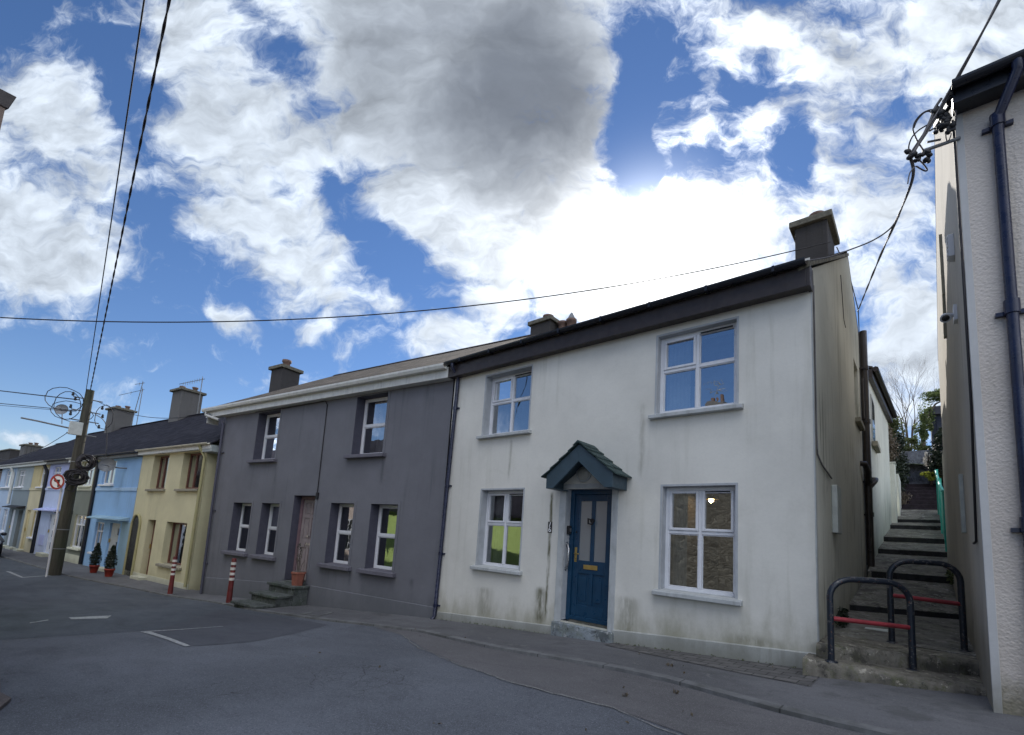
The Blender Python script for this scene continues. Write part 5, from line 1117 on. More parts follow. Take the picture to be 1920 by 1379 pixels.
# ================================================================== TOPIARY POTS
def topiary(px, py, label, seed):
    z = G(px); t = Thing('potted_topiary', label, 'potted plant', FO, (px, py, z + .04), 'potted topiaries by the pale blue door'); rng = random.Random(seed)
    mb = MB(); mb.lathe((px, py, z + .04), [(.10, 0), (.14, .22), (.155, .22), (.155, .27), (.13, .27), (.12, .22)], 14); t.part('pot', mb, M_redpot)
    mb = MB(); mb.tube([(px, py, z + .2), (px, py, z + .6)], .025, 6); t.part('stem', mb, M_bark)
    mb = MB()
    for k in range(9): r_ = (.15, .18, .19, .185, .17, .145, .12, .085, .05)[k]; mb.leaves((px, py, z + .36 + k * .085), (r_, r_, .09), 230, .05, rng, shell=.4)
    t.part('foliage', mb, M_leafdk, recalc=False)
topiary(-23.1, 3.42, 'conical topiary in a red pot, left one outside the blue house', 41)
topiary(-21.6, 3.62, 'conical topiary in a red pot, right one before the pale blue door', 42)

# ================================================================== BOLLARDS
def bollard(px, py, label, rxy):
    z = G(px) + .035; t = Thing('striped_bollard', label, 'bollard', FO, (px, py, z), 'red and white bollards along the kerb')
    mb = MB(); H = 1.08; mb.tube([(px, py, z - .05), (px, py, z + .5), (px, py, z + H - .03), (px, py, z + H)], [.068, .056, .052, .042], 16); t.part('post', mb, M_maroon)
    for k in range(4): mb = MB(); zz = z + .55 + k * .125; mb.tube([(px, py, zz), (px, py, zz + .062)], .059, 16); t.part('reflective_band', mb, M_whiteband)
    mb = MB(); mb.lathe((px, py, z - .01), [(.14, 0), (.12, .02), (.08, .03)], 14); t.part('base_collar', mb, M_kerb)
    t.e.rotation_euler = rxy
bollard(-12.85, 4.52, 'red and white striped bollard in front of the grey house steps', (0.01, .0, 0))
bollard(-16.40, 4.19, 'red and white striped bollard in front of the cream house', (0, -.03, 0))

# ================================================================== GROUND, ROAD, PAVEMENT
mb = MB(); xs = sorted(set(GX + [-100, -30, -26, -19, -13.5, -9, -5.5, -3.5, -2, 0, 1.5, 8])); ys = [-90, -20, -6, -2, 0, 2, 3, 4, 5, 6, 8, 14]
vs = [(x, y, G(x)) for x in xs for y in ys]; ny = len(ys)
mb.add(vs, [(i * ny + j, (i + 1) * ny + j, (i + 1) * ny + j + 1, i * ny + j + 1) for i in range(len(xs) - 1) for j in range(ny - 1)], True)
struct('road', mb, M_road)
mb = MB(); mb.add([(-400, 14, -6), (-60, 14, -2.7), (-60, 400, 10), (-400, 400, 6), (-400, -400, -8), (-400, -90, -6), (200, -90, 4), (200, -400, 4)], [(0, 1, 2, 3), (4, 5, 6, 7)]); struct('distant_ground', mb, M_grass)
def strip(pts, dz, mat, name, sub=True):
    mb = MB(); mb.poly([(x, y, G(x) + dz) for x, y in pts]); return struct(name, mb, mat)
def ribbon(top, bot, dz, mat, name, th=0.0):   # two polylines sampled to same x's
    lo = max(top[0][0], bot[0][0]); hi = min(top[-1][0], bot[-1][0]); N = max(4, int((hi - lo) / .35)); mb = MB()
    tf = lambda x, L: lerp_tab(x, [p[0] for p in L], [p[1] for p in L]); A = []
    for x in sorted(set([lo + (hi - lo) * i / N for i in range(N + 1)] + [g for g in GX if lo < g < hi])):
        A.append(((x, tf(x, bot), G(x) + dz), (x, tf(x, top), G(x) + dz)))
    N = len(A) - 1
    for i in range(N): mb.poly([A[i][0], A[i + 1][0], A[i + 1][1], A[i][1]])
    if th:
        for i in range(N): p, q = A[i][0], A[i + 1][0]; mb.poly([p, q, (q[0], q[1], q[2] - th), (p[0], p[1], p[2] - th)])
        p, q = A[-1]; mb.poly([p, q, (q[0], q[1], q[2] - th), (p[0], p[1], p[2] - th)])
    return struct(name, mb, mat)
wall_line = [(-60, -.9), (-16.9, 5.0), (-7.28, 6.5), (-7.2, 6.5), (-.9, 6.5), (.5, 6.2), (7, 6.2)]
wall_line = [(-60, -1.15 + .3), (-16.9, 5.1), (-7.28, 6.45), (-.9, 6.45), (.5, 6.45)]
kerb = [(-60, -2.9), (-40, .2), (-30, 1.6), (-22.5, 2.62), (-21.54, 2.80), (-20.3, 3.11), (-18.2, 3.69), (-16.2, 4.14), (-14, 4.38), (-12.5, 4.45), (-11, 4.44), (-9.4, 4.63), (-8.4, 4.76), (-7.36, 4.98), (-6.2, 5.12), (-5.3, 4.98), (-4.4, 4.89), (-2.9, 4.92), (-2.1, 4.85), (-1.5, 4.67), (-1.0, 4.5), (-.6, 4.42), (.5, 4.3)]
kin = [(x, y + .13) for x, y in kerb]
ribbon([(x, y) for x, y in wall_line], kin, .030, M_path, 'pavement', .08)
ribbon(kin, kerb, .034, M_kerb, 'kerb', .07)
ribbon([(x, y) for x, y in [(-3.4, 6.45), (-.86, 6.45)]], [(-3.4, 6.05), (-2.2, 5.75), (-1.6, 5.60), (-1.0, 5.5), (-.86, 5.45)], .036, M_pavers, 'paver_strip')
ribbon([(.5, 6.3), (7, 6.3)], [(.5, 4.3), (7, 4.0)], .030, M_path, 'pavement', .06)
# old asphalt strip between kerb and seam
ribbon([(x, y - .02) for x, y in kerb], [(-7.2, 4.9), (-6.2, 4.75), (-5.2, 4.3), (-4.4, 4.05), (-3.82, 3.88), (-2.94, 3.70), (-2.42, 3.71), (-1.96, 3.68), (-1.29, 3.49), (0.5, 3.2)], .004, M_roadold, 'old_road_strip')
strip([(-7.44, 2.2), (-7.3, 2.55), (-7.24, 2.95), (-7.55, 3.7), (-8.05, 4.5), (-8.7, 4.50), (-9.3, 4.40), (-10.6, 4.15), (-11.8, 4.0), (-10.4, 3.1), (-9.25, 2.15)], .004, M_roaddark, 'dark_road_patch')
ribbon([(x, y - .03) for x, y in kerb if x < -9], [(-60, -12), (-40, -9), (-20, -5), (-12.5, -2.4), (-10.2, -.6), (-9.72, .6), (-9.60, 1.2), (-9.42, 2.0), (-9.3, 3.2)], .003, M_roadmid, 'middle_road_patch')
mb = MB(); rng = random.Random(4); pts = [(-7.6, -.2), (-6.9, .38), (-6.4, .44), (-6.0, .42), (-5.7, .47), (-5.35, .38), (-5.1, .34), (-4.9, .26), (-4.75, .1), (-4.6, -.6), (-7.6, -.6)]
mb.poly([(x, y - .0, G(x) + .03) for x, y in pts])
for i in range(len(pts) - 2): (a, b), (c, d) = pts[i], pts[i + 1]; mb.poly([(a, b, G(a) + .03), (c, d, G(c) + .03), (c, d, G(c) - .02), (a, b, G(a) - .02)])
struct('broken_pavement_edge', mb, M_roadbrown)
def seam(pts, mat, name, w=.012, dz=.011, seed=1):
    rng = random.Random(seed); P = []
    for i in range(len(pts) - 1):
        n = max(2, int(math.dist(pts[i], pts[i + 1]) / .07))
        for k in range(n): P.append((pts[i][0] + (pts[i + 1][0] - pts[i][0]) * k / n, pts[i][1] + (pts[i + 1][1] - pts[i][1]) * k / n))
    mb = MB(); L = []; o = 0
    for x, y in P: o = .75 * o + rng.gauss(0, .012); ww = w * rng.uniform(.3, 1.6); L.append(((x, y + o - ww / 2, G(x) + dz * .7), (x, y + o + ww / 2, G(x) + dz)))
    for i in range(len(L) - 1): mb.poly([L[i][0], L[i + 1][0], L[i + 1][1], L[i][1]])
    struct(name, mb, mat)
seam([(-6.2, 4.72), (-5.2, 4.27), (-4.4, 4.03), (-3.82, 3.86), (-2.94, 3.68), (-2.42, 3.69), (-1.96, 3.66), (-1.29, 3.47), (.5, 3.18)], M_seam, 'asphalt_seam', .014, seed=3)
# painted marks (worn, uneven)
def markquad(pts, name='road_marking'):
    mb = MB(); mb.poly([(x, y, G(x) + .009) for x, y in pts]); struct(name, mb, M_mark)
markquad([(-9.33, 2.06), (-9.18, 2.17), (-8.3, 2.215), (-7.45, 2.225), (-7.43, 2.155), (-8.3, 2.14), (-9.0, 2.09)])
markquad([(-9.30, 2.11), (-9.20, 2.17), (-9.10, 2.62), (-9.04, 3.15), (-9.08, 3.15), (-9.16, 2.62)])
markquad([(-12.15, 1.56), (-11.80, 1.56), (-11.55, 2.02), (-12.0, 2.16)])
markquad([(-11.70, 1.02), (-11.6, 1.0), (-11.86, 1.26), (-12.0, 1.27)])
markquad([(-24.3, 1.25), (-24.2, 1.36), (-22.0, 1.58), (-22.0, 1.50)]); markquad([(-22.1, 1.5), (-22.0, 1.58), (-22.7, 2.4), (-22.8, 2.4)])
# utility cover in pavement by the grey house
t = Thing('utility_cover', 'pale framed rectangular utility cover in the pavement by the grey house', 'manhole cover', FO, (-9.5, 5.1, G(-9.5) + .03))
mb = MB(); q = lambda x, y, z: (x, y, G(x) + z)
co = [(-9.70, 4.76), (-9.06, 4.84), (-9.42, 5.36), (-9.98, 5.28)]; ci = [(-9.63, 4.85), (-9.17, 4.90), (-9.46, 5.28), (-9.88, 5.22)]
for i in range(4):
    a, b = co[i], co[(i + 1) % 4]; c, d = ci[(i + 1) % 4], ci[i]; mb.prism([q(*a, .034), q(*b, .034), q(*c, .034), q(*d, .034)], (0, 0, .008))
t.part('cover_frame', mb, M_kerb); mb = MB(); mb.prism([q(*p, .032) for p in ci], (0, 0, .006)); t.part('cover_plate', mb, M_path)
# leaves & grit litter on the road
mb = MB(); rng = random.Random(8)
for k in range(26):
    x = rng.uniform(-6.5, .2); y = rng.choice((rng.uniform(3.6, 5.0), rng.uniform(5.0, 6.2), rng.uniform(1.5, 4))); s = rng.uniform(.010, .024); z = G(x) + (.035 if y > 5 else .012)
    mb.leaves((x, y, z + .006), (.01, .01, .004), 2, s * 1.6, rng)
for (x, y) in ((-1.75, 4.45), (-2.05, 4.05), (-2.2, 5.4)): mb.leaves((x, y, G(x) + (.045 if y > 5 else .02)), (.035, .02, .012), 14, .035, rng)
o = struct('leaf_litter', mb, M_leafdry, kind='stuff')
# debris and weeds along base of white wall
mb = MB()
for k in range(90):
    x = -7.2 + 6.2 * rng.random() ** .7; mb.leaves((x, 6.27 + rng.uniform(-.03, .02), G(x) + .045), (.02, .01, .012), 3, .022, rng)
struct('wall_foot_moss', mb, M_leafmid, kind='stuff')

# ================================================================== PARKED CAR at the left edge
car = Thing('parked_car', 'dark parked car cut off by the left edge of the photo', 'car', FO, (-32.6, .7, G(-32.6)))
cz = G(-32.6); carF = lambda x, y, z: (-30.9 - x, .55 + y - .14 * x * .9, cz + z)   # x back from the nose, y across
prof = [(0, .35), (0, .62), (.12, .74), (.9, .90), (1.15, .95), (1.85, 1.42), (2.4, 1.50), (3.3, 1.46), (3.95, 1.02), (4.15, .95), (4.2, .40)]
mb = MB(); W = .86; rows = []
for (x, z) in prof:
    inset = .0 if z < 1.0 else .16; nose = .12 if x < .05 or x > 4.1 else 0
    rows.append([carF(x, -W + inset + nose, z), carF(x, W - inset - nose, z)])
for i in range(len(rows) - 1): mb.poly([rows[i][0], rows[i][1], rows[i + 1][1], rows[i + 1][0]])
for k in (0, 1):
    side = [r[k] for r in rows]; low = [carF(4.2, (W if k else -W) * .95, .28), carF(0, (W if k else -W) * .85, .28)]
    mb.poly([side[0], side[1], side[2], side[3], side[4], side[8], side[9], side[10]] + low)
    mb.poly([side[4], side[5], side[6], side[7], side[8]])
car.part('body', mb, M_carpaint, bevel=.03)
for nm, a, b in (('windscreen', 4, 5), ('rear_window', 7, 8)):
    mb = MB(); p, q = prof[a], prof[b]; mb.poly([carF(p[0] + .1, -.68, p[1] + .10), carF(p[0] + .1, .68, p[1] + .10), carF(q[0] - .04, .6, q[1] + .005), carF(q[0] - .04, -.6, q[1] + .005)]); car.part(nm, mb, M_carglass)
for sgn in (-1, 1):
    mb = MB(); mb.poly([carF(1.4, sgn * .79, 1.0), carF(3.6, sgn * .79, 1.0), carF(3.2, sgn * .715, 1.38), carF(2.0, sgn * .715, 1.38)]); car.part('side_window', mb, M_carglass)
    mb = MB(); a = Vector(carF(.06, sgn * .62, .66)); mb.tube([a, a + Vector((.10, 0, 0))], [.13, .09], 14); car.part('headlight', mb, M_headl)
    mb = MB(); a = Vector(carF(1.3, sgn * .98, 1.0)); mb.lathe(a, [(.04, -.07), (.10, -.04), (.10, .05), (.05, .08)], 8); car.part('wing_mirror', mb, M_carpaint)
    for xw in (.8, 3.4):
        mb = MB(); a = Vector(carF(xw, sgn * .80, .31)); mb.tube([a, a + Vector((0, sgn * .12, 0))], .31, 20); w = car.part('wheel', mb, M_tyre); mb = MB(); mb.tube([a + Vector((0, sgn * .121, 0)), a + Vector((0, sgn * .13, 0))], .19, 16); car.part('rim', mb, M_galv, parent=w)
mb = MB(); mb.poly([carF(-.002, -.5, .42), carF(-.002, .5, .42), carF(-.002, .5, .56), carF(-.002, -.5, .56)]); car.part('grille', mb, M_black)

# ================================================================== OPPOSITE SIDE OF THE STREET (seen in reflections and at the left edge)
def opp(name, label, x0, x1, yf, depth, zt, zr, wm, basez, wins=(), over=.25, front=True):
    t = Thing(name, label, 'house', FO, ((x0 + x1) / 2, yf, basez))
    mb = MB(); mb.box(x0, x1, yf - depth, yf, basez - .6, zt); t.part('wall', mb, wm)
    mb = MB(); ym = yf - depth / 2
    mb.prism([(x0 - over, yf + over, zt - .05), (x0 - over, ym, zr), (x0 - over, ym, zr + .07), (x0 - over, yf + over, zt + .02)], (x1 - x0 + 2 * over, 0, 0)); mb.prism([(x0 - over, ym, zr), (x0 - over, yf - depth - over, zt - .05), (x0 - over, yf - depth - over, zt + .02), (x0 - over, ym, zr + .07)], (x1 - x0 + 2 * over, 0, 0))
    for x in (x0, x1 - .1): mb.prism([(x, yf, zt - .01), (x, ym, zr), (x, yf - depth, zt - .01)], (.1, 0, 0))
    t.part('roof', mb, M_slatedk)
    for (a, b, c, d) in wins:
        mb = MB(); fbox(mb, a, b, c, d, yf + .001, yf + .04, .06); mb.box((a + b) / 2 - .02, (a + b) / 2 + .02, yf + .001, yf + .04, c + .06, d - .06); w = t.part('window', mb, M_pvc)
        mb = MB(); mb.box(a + .06, b - .06, yf + .002, yf + .012, c + .06, d - .06); t.part('pane', mb, M_carglass, parent=w)
    return t
opp('stone_outbuilding', 'rubble stone building across the street, mirrored in the white house windows', -6.85, -3.3, -1.5, 5, 2.6, 3.7, M_rubble, -1.7)
op1 = Thing('eaves_house', 'building at the left edge of the photo showing only its dark boxed eave corner', 'house', FO, (-9.2, -2.5, -1.9))
ca_ = lambda x, y, z: (-7.1 + x * .93 - y * .0, -.25 + x * .36 + y * .93, z)      # front swings back from the corner
def cbox(mb, x0, x1, y0, y1, z0, z1, k=0.0): mb.hexa([ca_(x0, y0, z0), ca_(x1 - k, y0, z0), ca_(x1 - k, y1 - k, z0), ca_(x0, y1 - k, z0)], [ca_(x0, y0, z1), ca_(x1, y0, z1), ca_(x1, y1, z1), ca_(x0, y1, z1)])
mb = MB(); cbox(mb, -3.6, -.045, -5, -.05, -2.5, 4.12); op1.part('wall', mb, M_brownw)
mb = MB(); cbox(mb, -3.7, 0, -5.1, 0, 4.12, 4.28, .03); op1.part('boxed_eave', mb, M_brownboard, bevel=.006)
mb = MB(); mb.hexa([ca_(-3.7, -5, 4.281), ca_(-.12, -5, 4.281), ca_(-.12, -.12, 4.281), ca_(-3.7, -.12, 4.281)], [ca_(-3, -4, 5.2), ca_(-1.6, -4, 5.2), ca_(-1.6, -1.6, 5.2), ca_(-3, -1.6, 5.2)]); op1.part('roof', mb, M_slatedk)
opp('lime_house', 'lime green rendered house across the street, mirrored in the lower windows', -15.2, -10.75, -.6, 6, .75, 1.9, M_lime, -2.2, wins=((-14.2, -13.2, -1.3, .2),))
opp('pink_house', 'pale pink rendered house across the street', -21.5, -15.4, -.8, 6, 2.6, 4.4, M_pink, -2.4, wins=((-20, -19, -1, .3), (-17.5, -16.5, -1, .3)))
opp('far_side_house', 'pale rendered house across the street at its far end', -30, -21.8, -2.4, 6, 2.6, 4.4, M_palecream, -2.5)
ob = opp('chimney_house', 'set-back house across the street whose chimney is mirrored upstairs', -11.5, -4.6, -9, 6, 4.2, 6.0, M_pink, -1.6)
mb = MB(); mb.box(-7.7, -7.0, -10.5, -9.9, 5, 7.0); k_ = ob.part('chimney', mb, M_chim2); mb = MB(); mb.lathe((-7.5, -10.2, 7), [(.12, 0), (.14, .3)], 8); mb.lathe((-7.15, -10.2, 7), [(.12, 0), (.14, .3)], 8); ob.part('chimney_pot', mb, M_chpot, parent=k_)
mb = MB(); mb.tube([(-7.4, -10.2, 7), (-7.4, -10.2, 8.2)], .02, 5); mb.tube([(-8.0, -10.2, 8.0), (-6.9, -10.2, 8.05)], .014, 4); mb.tube([(-7.8, -10.2, 7.7), (-6.8, -10.2, 7.72)], .014, 4)
for i in range(7): mb.tube([(-7.9 + i * .16, -10.2, 7.85), (-7.9 + i * .16, -10.2, 8.15)], .01, 4)
ob.part('tv_aerial', mb, M_galv)

# ================================================================== CABLES
def cable(name, label, path, r, m=M_cablem, sag=0, n=24, group=None, twist=0):
    P = [Vector(p) for p in path]; pts = []
    if len(P) == 2:
        for i in range(n + 1): k = i / n; p = P[0].lerp(P[1], k); p.z -= sag * 4 * k * (1 - k); pts.append(p)
    else:   # catmull-rom
        Q = [P[0]] + P + [P[-1]]
        for i in range(1, len(Q) - 2):
            for j in range(6):
                k = j / 6; a, b, c, d = Q[i - 1], Q[i], Q[i + 1], Q[i + 2]
                pts.append(.5 * ((2 * b) + (c - a) * k + (2 * a - 5 * b + 4 * c - d) * k * k + (3 * b - a - 3 * c + d) * k ** 3))
        pts.append(P[-1])
    mb = MB()
    if twist:
        fine = []
        L = sum((pts[i + 1] - pts[i]).length for i in range(len(pts) - 1)); seg = max(2, int(L / twist * 6 / len(pts)))
        for i in range(len(pts) - 1):
            for j in range(seg): fine.append(pts[i].lerp(pts[i + 1], j / seg))
        fine.append(pts[-1]); al = 0
        strands = [[], []]
        for i, p in enumerate(fine):
            d = (fine[min(i + 1, len(fine) - 1)] - fine[max(0, i - 1)]).normalized(); u = d.cross(Vector((0, 0, 1))).normalized(); v = d.cross(u)
            for s in (0, 1): a = al + math.pi * s; strands[s].append(p + (u * math.cos(a) + v * math.sin(a)) * r * .9)
            if i < len(fine) - 1: al += (fine[i + 1] - p).length / twist * 2 * math.pi
        for s in strands: mb.tube(s, r, 5)
    else: mb.tube(pts, r, 6)
    return single(name, mb, m, label, 'cable', tuple(P[0]), group)
Rt = Vector((4.2, -.25, 8.1))
cable('overhead_cable', 'thick twisted cable rising from the pole top to the upper left', [(-22.5, 2.36, 4.25), (4.2, -.345, 8.13)], .0105, sag=.0, twist=.9)
cable('overhead_cable', 'thin overhead cable just left of the twisted one above the pole', [(-22.5, 2.25, 4.2), (4.2, -.66, 7.71)], .010, sag=.0)
cable('overhead_cable', 'long thin cable crossing the sky from the left edge to the right chimney', [(-12.0, -.06, 3.2), (-1.15, 10.2, 6.05)], .010, sag=.62, n=40)
cable('overhead_cable', 'upper thin cable running left from the pole top', [(-22.5, 2.1, 3.82), (-34, -2.2, 5.2)], .020)
cable('overhead_cable', 'lower thin cable running left from the pole', [(-22.5, 2.1, 3.42), (-34, -2.2, 4.55)], .014)
cable('overhead_cable', 'faint lowest cable running left from the pole', [(-22.5, 2.1, 3.38), (-34, -2.2, 4.42)], .009)
ga = FG.M @ Vector((-10.2, -.2, 3.3)); gc = FG.M @ Vector((-20.9, 3.7, 5.4))
cable('service_cable', 'thin service cable from the pole across to the grey house gutter', [(-22.5, 2.6, 3.9), tuple(ga)], .010, sag=.35)
gb = FG.M @ Vector((-18.4, -.2, 2.2))
cable('service_cable', 'service cable drooping from the pole to the blue house eave', [(-22.4, 2.6, 3.4), (-22.0, 2.9, 3.0), tuple(gb)], .014, m=M_cableg)
cable('service_cable', 'thin cable from the pole down to the far chimneys', [(-22.5, 2.2, 2.9), tuple(FG.M @ Vector((-45, 1, 3.4)))], .012, sag=.6)
# twisted service bundle at the right: bracket, clamps and tails
B0 = Vector((.345, 5.42, 4.36)); B1 = Vector((.04, 5.5, 3.91)); hook = Vector((XR + .03, 12.1, 5.33)); hook = Vector((-.90, 10.9, 4.82))
hook = atX(1608, 585, -.90)
cable('service_bundle', 'thick cable bundle coming down from the top right corner past the cream house eave', [(3.6, .9, 8.0), (1.2, 4.15, 5.45), (.72, 4.95, 4.80), (.345, 5.42, 4.36), (.20, 5.47, 4.13), (.04, 5.5, 3.91)], .010, m=M_cableg, twist=2.2)
cable('service_bundle', 'cable bundle hanging between the dark clamps and the white house gable', [tuple(B1), tuple(atY(1712, 330, 5.65)), tuple(atY(1690, 392, 6.1)), tuple(atY(1655, 470, 7.3)), tuple(atY(1628, 535, 9.2)), tuple(hook)], .0075, m=M_cableg, twist=2.0)
cable('service_cable', 'thin cable branching from the bundle to the white house gutter corner', [tuple(atY(1686, 405, 6.05)), tuple(atY(1668, 430, 6.1)), tuple(atY(1635, 452, 6.12)), tuple(atY(1590, 470, 6.13)), tuple(atY(1556, 482, 6.14)), (-.93, 6.16, 3.50)], .008, m=M_cableg)
cl = Thing('cable_bracket', 'steel bracket with dark clamps and looped cable tails on the cream house corner', 'bracket', FO, (.38, 5.62, 3.9))
mb = MB(); mb.tube([atY(1800, 259, 5.60), atY(1764, 272, 5.56), atY(1729, 284, 5.52)], .016, 8); mb.tube([atY(1764, 262, 5.58), atY(1738, 267, 5.55)], .010, 6); mb.tube([atY(1756, 238, 5.58), atY(1743, 246, 5.56)], .008, 6); cl.part('bracket_arm', mb, M_galv)
def clamp(u, v, Y, s=1.0, a=0):
    mb = MB(); c = atY(u, v, Y); w = .034 * s
    rng = random.Random(int(u * 7 + v))
    for k in range(3):
        p = c + Vector((rng.uniform(-.03, .03), rng.uniform(-.02, .02), rng.uniform(-.035, .035))) * s; q = p + Vector((rng.uniform(-.045, .045), rng.uniform(-.02, .02), rng.uniform(-.05, .05))) * s
        mb.tube([p, p.lerp(q, .3), p.lerp(q, .7), q], [w * .5, w * .75, w * .6, w * .35], 7)
    mb.box(c.x - w * .8, c.x + w * .8, c.y - w * .4, c.y + w * .4, c.z - w * .5, c.z + w * .6)
    cl.part('clamp', mb, M_black, bevel=.003)
for (u, v, s) in ((1768, 218, 1.1), (1773, 236, 1.2), (1781, 240, 1.0), (1777, 222, .8), (1766, 240, .9), (1786, 243, .8), (1781, 178, 1.0), (1775, 190, .8), (1712, 290, 1.0), (1722, 292, .8), (1735, 288, .9), (1736, 302, .9), (1721, 300, .7), (1752, 212, .9), (1757, 220, .8)): clamp(u, v, 5.48, s)
def wire(pts, r, m=M_cablem, Y=5.47):
    mb = MB(); P = [atY(u, v, Y) for u, v in pts]; Q = [P[0]] + P + [P[-1]]; out = []
    for i in range(1, len(Q) - 2):
        for j in range(5):
            k = j / 5; a, b, c, d = Q[i - 1], Q[i], Q[i + 1], Q[i + 2]; out.append(.5 * ((2 * b) + (c - a) * k + (2 * a - 5 * b + 4 * c - d) * k * k + (3 * b - a - 3 * c + d) * k ** 3))
    out.append(P[-1]); mb.tube(out, r, 6); cl.part('cable_tail', mb, m)
wire([(1758, 206), (1742, 207), (1728, 214), (1716, 228), (1712, 243), (1716, 256), (1722, 268), (1732, 283)], .0065)
wire([(1756, 222), (1744, 210), (1733, 212), (1720, 226), (1714, 240)], .0055)
wire([(1738, 235), (1722, 245), (1710, 258), (1704, 275), (1706, 288), (1712, 296)], .0065)
wire([(1713, 300), (1725, 302), (1738, 317), (1736, 321), (1728, 318), (1718, 312)], .0065)
wire([(1768, 190), (1767, 205), (1770, 215)], .006); wire([(1773, 250), (1775, 264), (1780, 262), (1784, 250)], .005)
wire([(1789, 238), (1793, 222), (1792, 207)], .008)
wire([(1716, 312), (1706, 325), (1702, 345)], .006, M_cableg); wire([(1765, 185), (1752, 205), (1745, 225), (1727, 262), (1712, 288)], .012, M_cableg)
# wooden pole out of frame to the right that carries the cables
t = Thing('utility_pole', 'wooden utility pole just out of frame on the right carrying the cables', 'utility pole', FO, (4.2, -.3, G(4.2)))
mb = MB(); mb.tube([(4.2, -.3, G(4.2)), (4.2, -.3, 8.5)], [.16, .11], 12); t.part('pole', mb, M_poleW)
# ================================================================== SKY, SUN, CAMERA
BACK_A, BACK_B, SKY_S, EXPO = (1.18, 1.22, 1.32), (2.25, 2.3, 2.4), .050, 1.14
SUN_EL, SUN_AZ = 33.0, -26.0      # azimuth from +Y, negative = towards -X
sdir = Vector((math.sin(R_(SUN_AZ)) * math.cos(R_(SUN_EL)), math.cos(R_(SUN_AZ)) * math.cos(R_(SUN_EL)), math.sin(R_(SUN_EL))))
L = bpy.data.lights.new('sun', 'SUN'); L.energy = 2.0; L.angle = R_(0.5); L.color = (1.0, 0.95, 0.87)
lo = bpy.data.objects.new('sun', L); COL.objects.link(lo); lo.rotation_euler = sdir.to_track_quat('Z', 'Y').to_euler(); lo.location = sdir * 50

W_ = bpy.data.worlds.new('World'); sc.world = W_; W_.use_nodes = True
t = NT(W_.node_tree)
for n in list(t.n): t.n.remove(n)
out = t.new('ShaderNodeOutputWorld'); bg = t.new('ShaderNodeBackground'); t.l.new(bg.outputs[0], out.inputs[0])
sky = t.new('ShaderNodeTexSky'); sky.sky_type = 'NISHITA'; sky.sun_disc = False; sky.sun_elevation = R_(SUN_EL); sky.sun_rotation = R_(SUN_AZ); sky.ozone_density = 3.0; sky.dust_density = 0.0; sky.air_density = 1.0
D = t.new('ShaderNodeTexCoord').outputs['Generated']
D = t.vm('NORMALIZE', D)
ex_ = Vector((RM[0][0], RM[1][0], RM[2][0])); ey_ = Vector((RM[0][1], RM[1][1], RM[2][1])); ez_ = Vector((RM[0][2], RM[1][2], RM[2][2]))
dx = t.vm('DOT_PRODUCT', D, ex_); dyv = t.vm('DOT_PRODUCT', D, ey_); dz = t.vm('DOT_PRODUCT', D, ez_)
den = t.m('MAXIMUM', dz, .12)
U = t.m('DIVIDE', dx, den); V = t.m('DIVIDE', dyv, den)          # tangent-plane sky chart about a fixed heading
uv = t.comb(U, V, 0)
# warp the chart for ragged outlines
n1 = t.new('ShaderNodeTexNoise'); t.set(n1, 'Vector', uv); t.set(n1, 'Scale', 3.6); t.set(n1, 'Detail', 4.0); t.set(n1, 'Roughness', .62)
wv = t.vm('SCALE', t.vm('SUBTRACT', n1.outputs['Color'], (.5, .5, .5)), scale=.20)
uvw = t.vm('ADD', uv, wv)
# cloud masses: px,py,rx,ry,angle(deg),weight
def UVp(px, py): return ((px - PX) / FPX, (py - PY) / FPX)
# cloud masses: px,py,rx,ry,angle(deg),weight
blobs = [
 (440, 250, 440, 160, 52, 1.15), (330, 90, 190, 130, 40, 1.0), (575, 490, 160, 50, 52, 1.0), (520, 400, 180, 90, 45, .85), (520, 130, 200, 150, 30, .8),
 (820, 90, 400, 320, 5, 1.5), (930, 330, 280, 220, 20, 1.4), (790, 400, 250, 80, 42, 1.05), (1030, 180, 150, 220, 0, 1.25), (1010, 510, 170, 100, 15, 1.1),
 (1180, 490, 230, 170, 0, 1.4), (1330, 480, 230, 140, -10, 1.2), (1330, 340, 130, 110, -40, .6), (1350, 150, 130, 190, 15, .45), (1400, 330, 140, 120, 0, .62), (1270, 300, 80, 90, 20, .5), (1420, 60, 150, 70, 10, .55),
 (1650, 120, 190, 230, 0, .85), (1620, 420, 190, 230, 0, .85), (1690, 650, 200, 170, 0, 1.1), (1860, 80, 220, 220, 0, .95), (1500, 180, 90, 130, 20, .5), (1500, 500, 110, 80, 0, .8),
 (110, 230, 210, 100, 24, 1.15), (0, 160, 90, 60, 20, .5), (210, 280, 90, 50, 20, .5), (50, 440, 200, 135, 10, 1.3), (-80, 400, 200, 200, 0, 1.0),
 (425, 592, 75, 32, 22, .85), (630, 604, 95, 34, -18, .85), (735, 590, 75, 38, 32, .95), (850, 645, 110, 48, 0, 1.0), (925, 580, 70, 90, 60, 1.0), (910, 545, 50, 60, 0, .6),
 (40, 832, 110, 22, 4, .75), (10, 655, 60, 10, 5, .4), (285, 695, 30, 10, 10, .3), (100, 70, 60, 30, 40, .25),
]
neg = [(1195, 190, 52, 190, 0, .9), (1140, 60, 40, 60, 0, .3), (680, 420, 130, 44, 55, .75), (520, 335, 42, 22, 50, .6), (545, 130, 230, 34, 52, .5), (1400, 170, 45, 70, 30, .4), (1500, 290, 45, 75, 10, .8), (1195, 60, 60, 120, 0, .6), (1460, 400, 30, 60, 0, .35), (1085, 495, 45, 30, 0, .5), (1620, 590, 50, 50, 0, .4), (250, 120, 80, 170, -25, .8), (560, 150, 120, 24, 52, .3)]
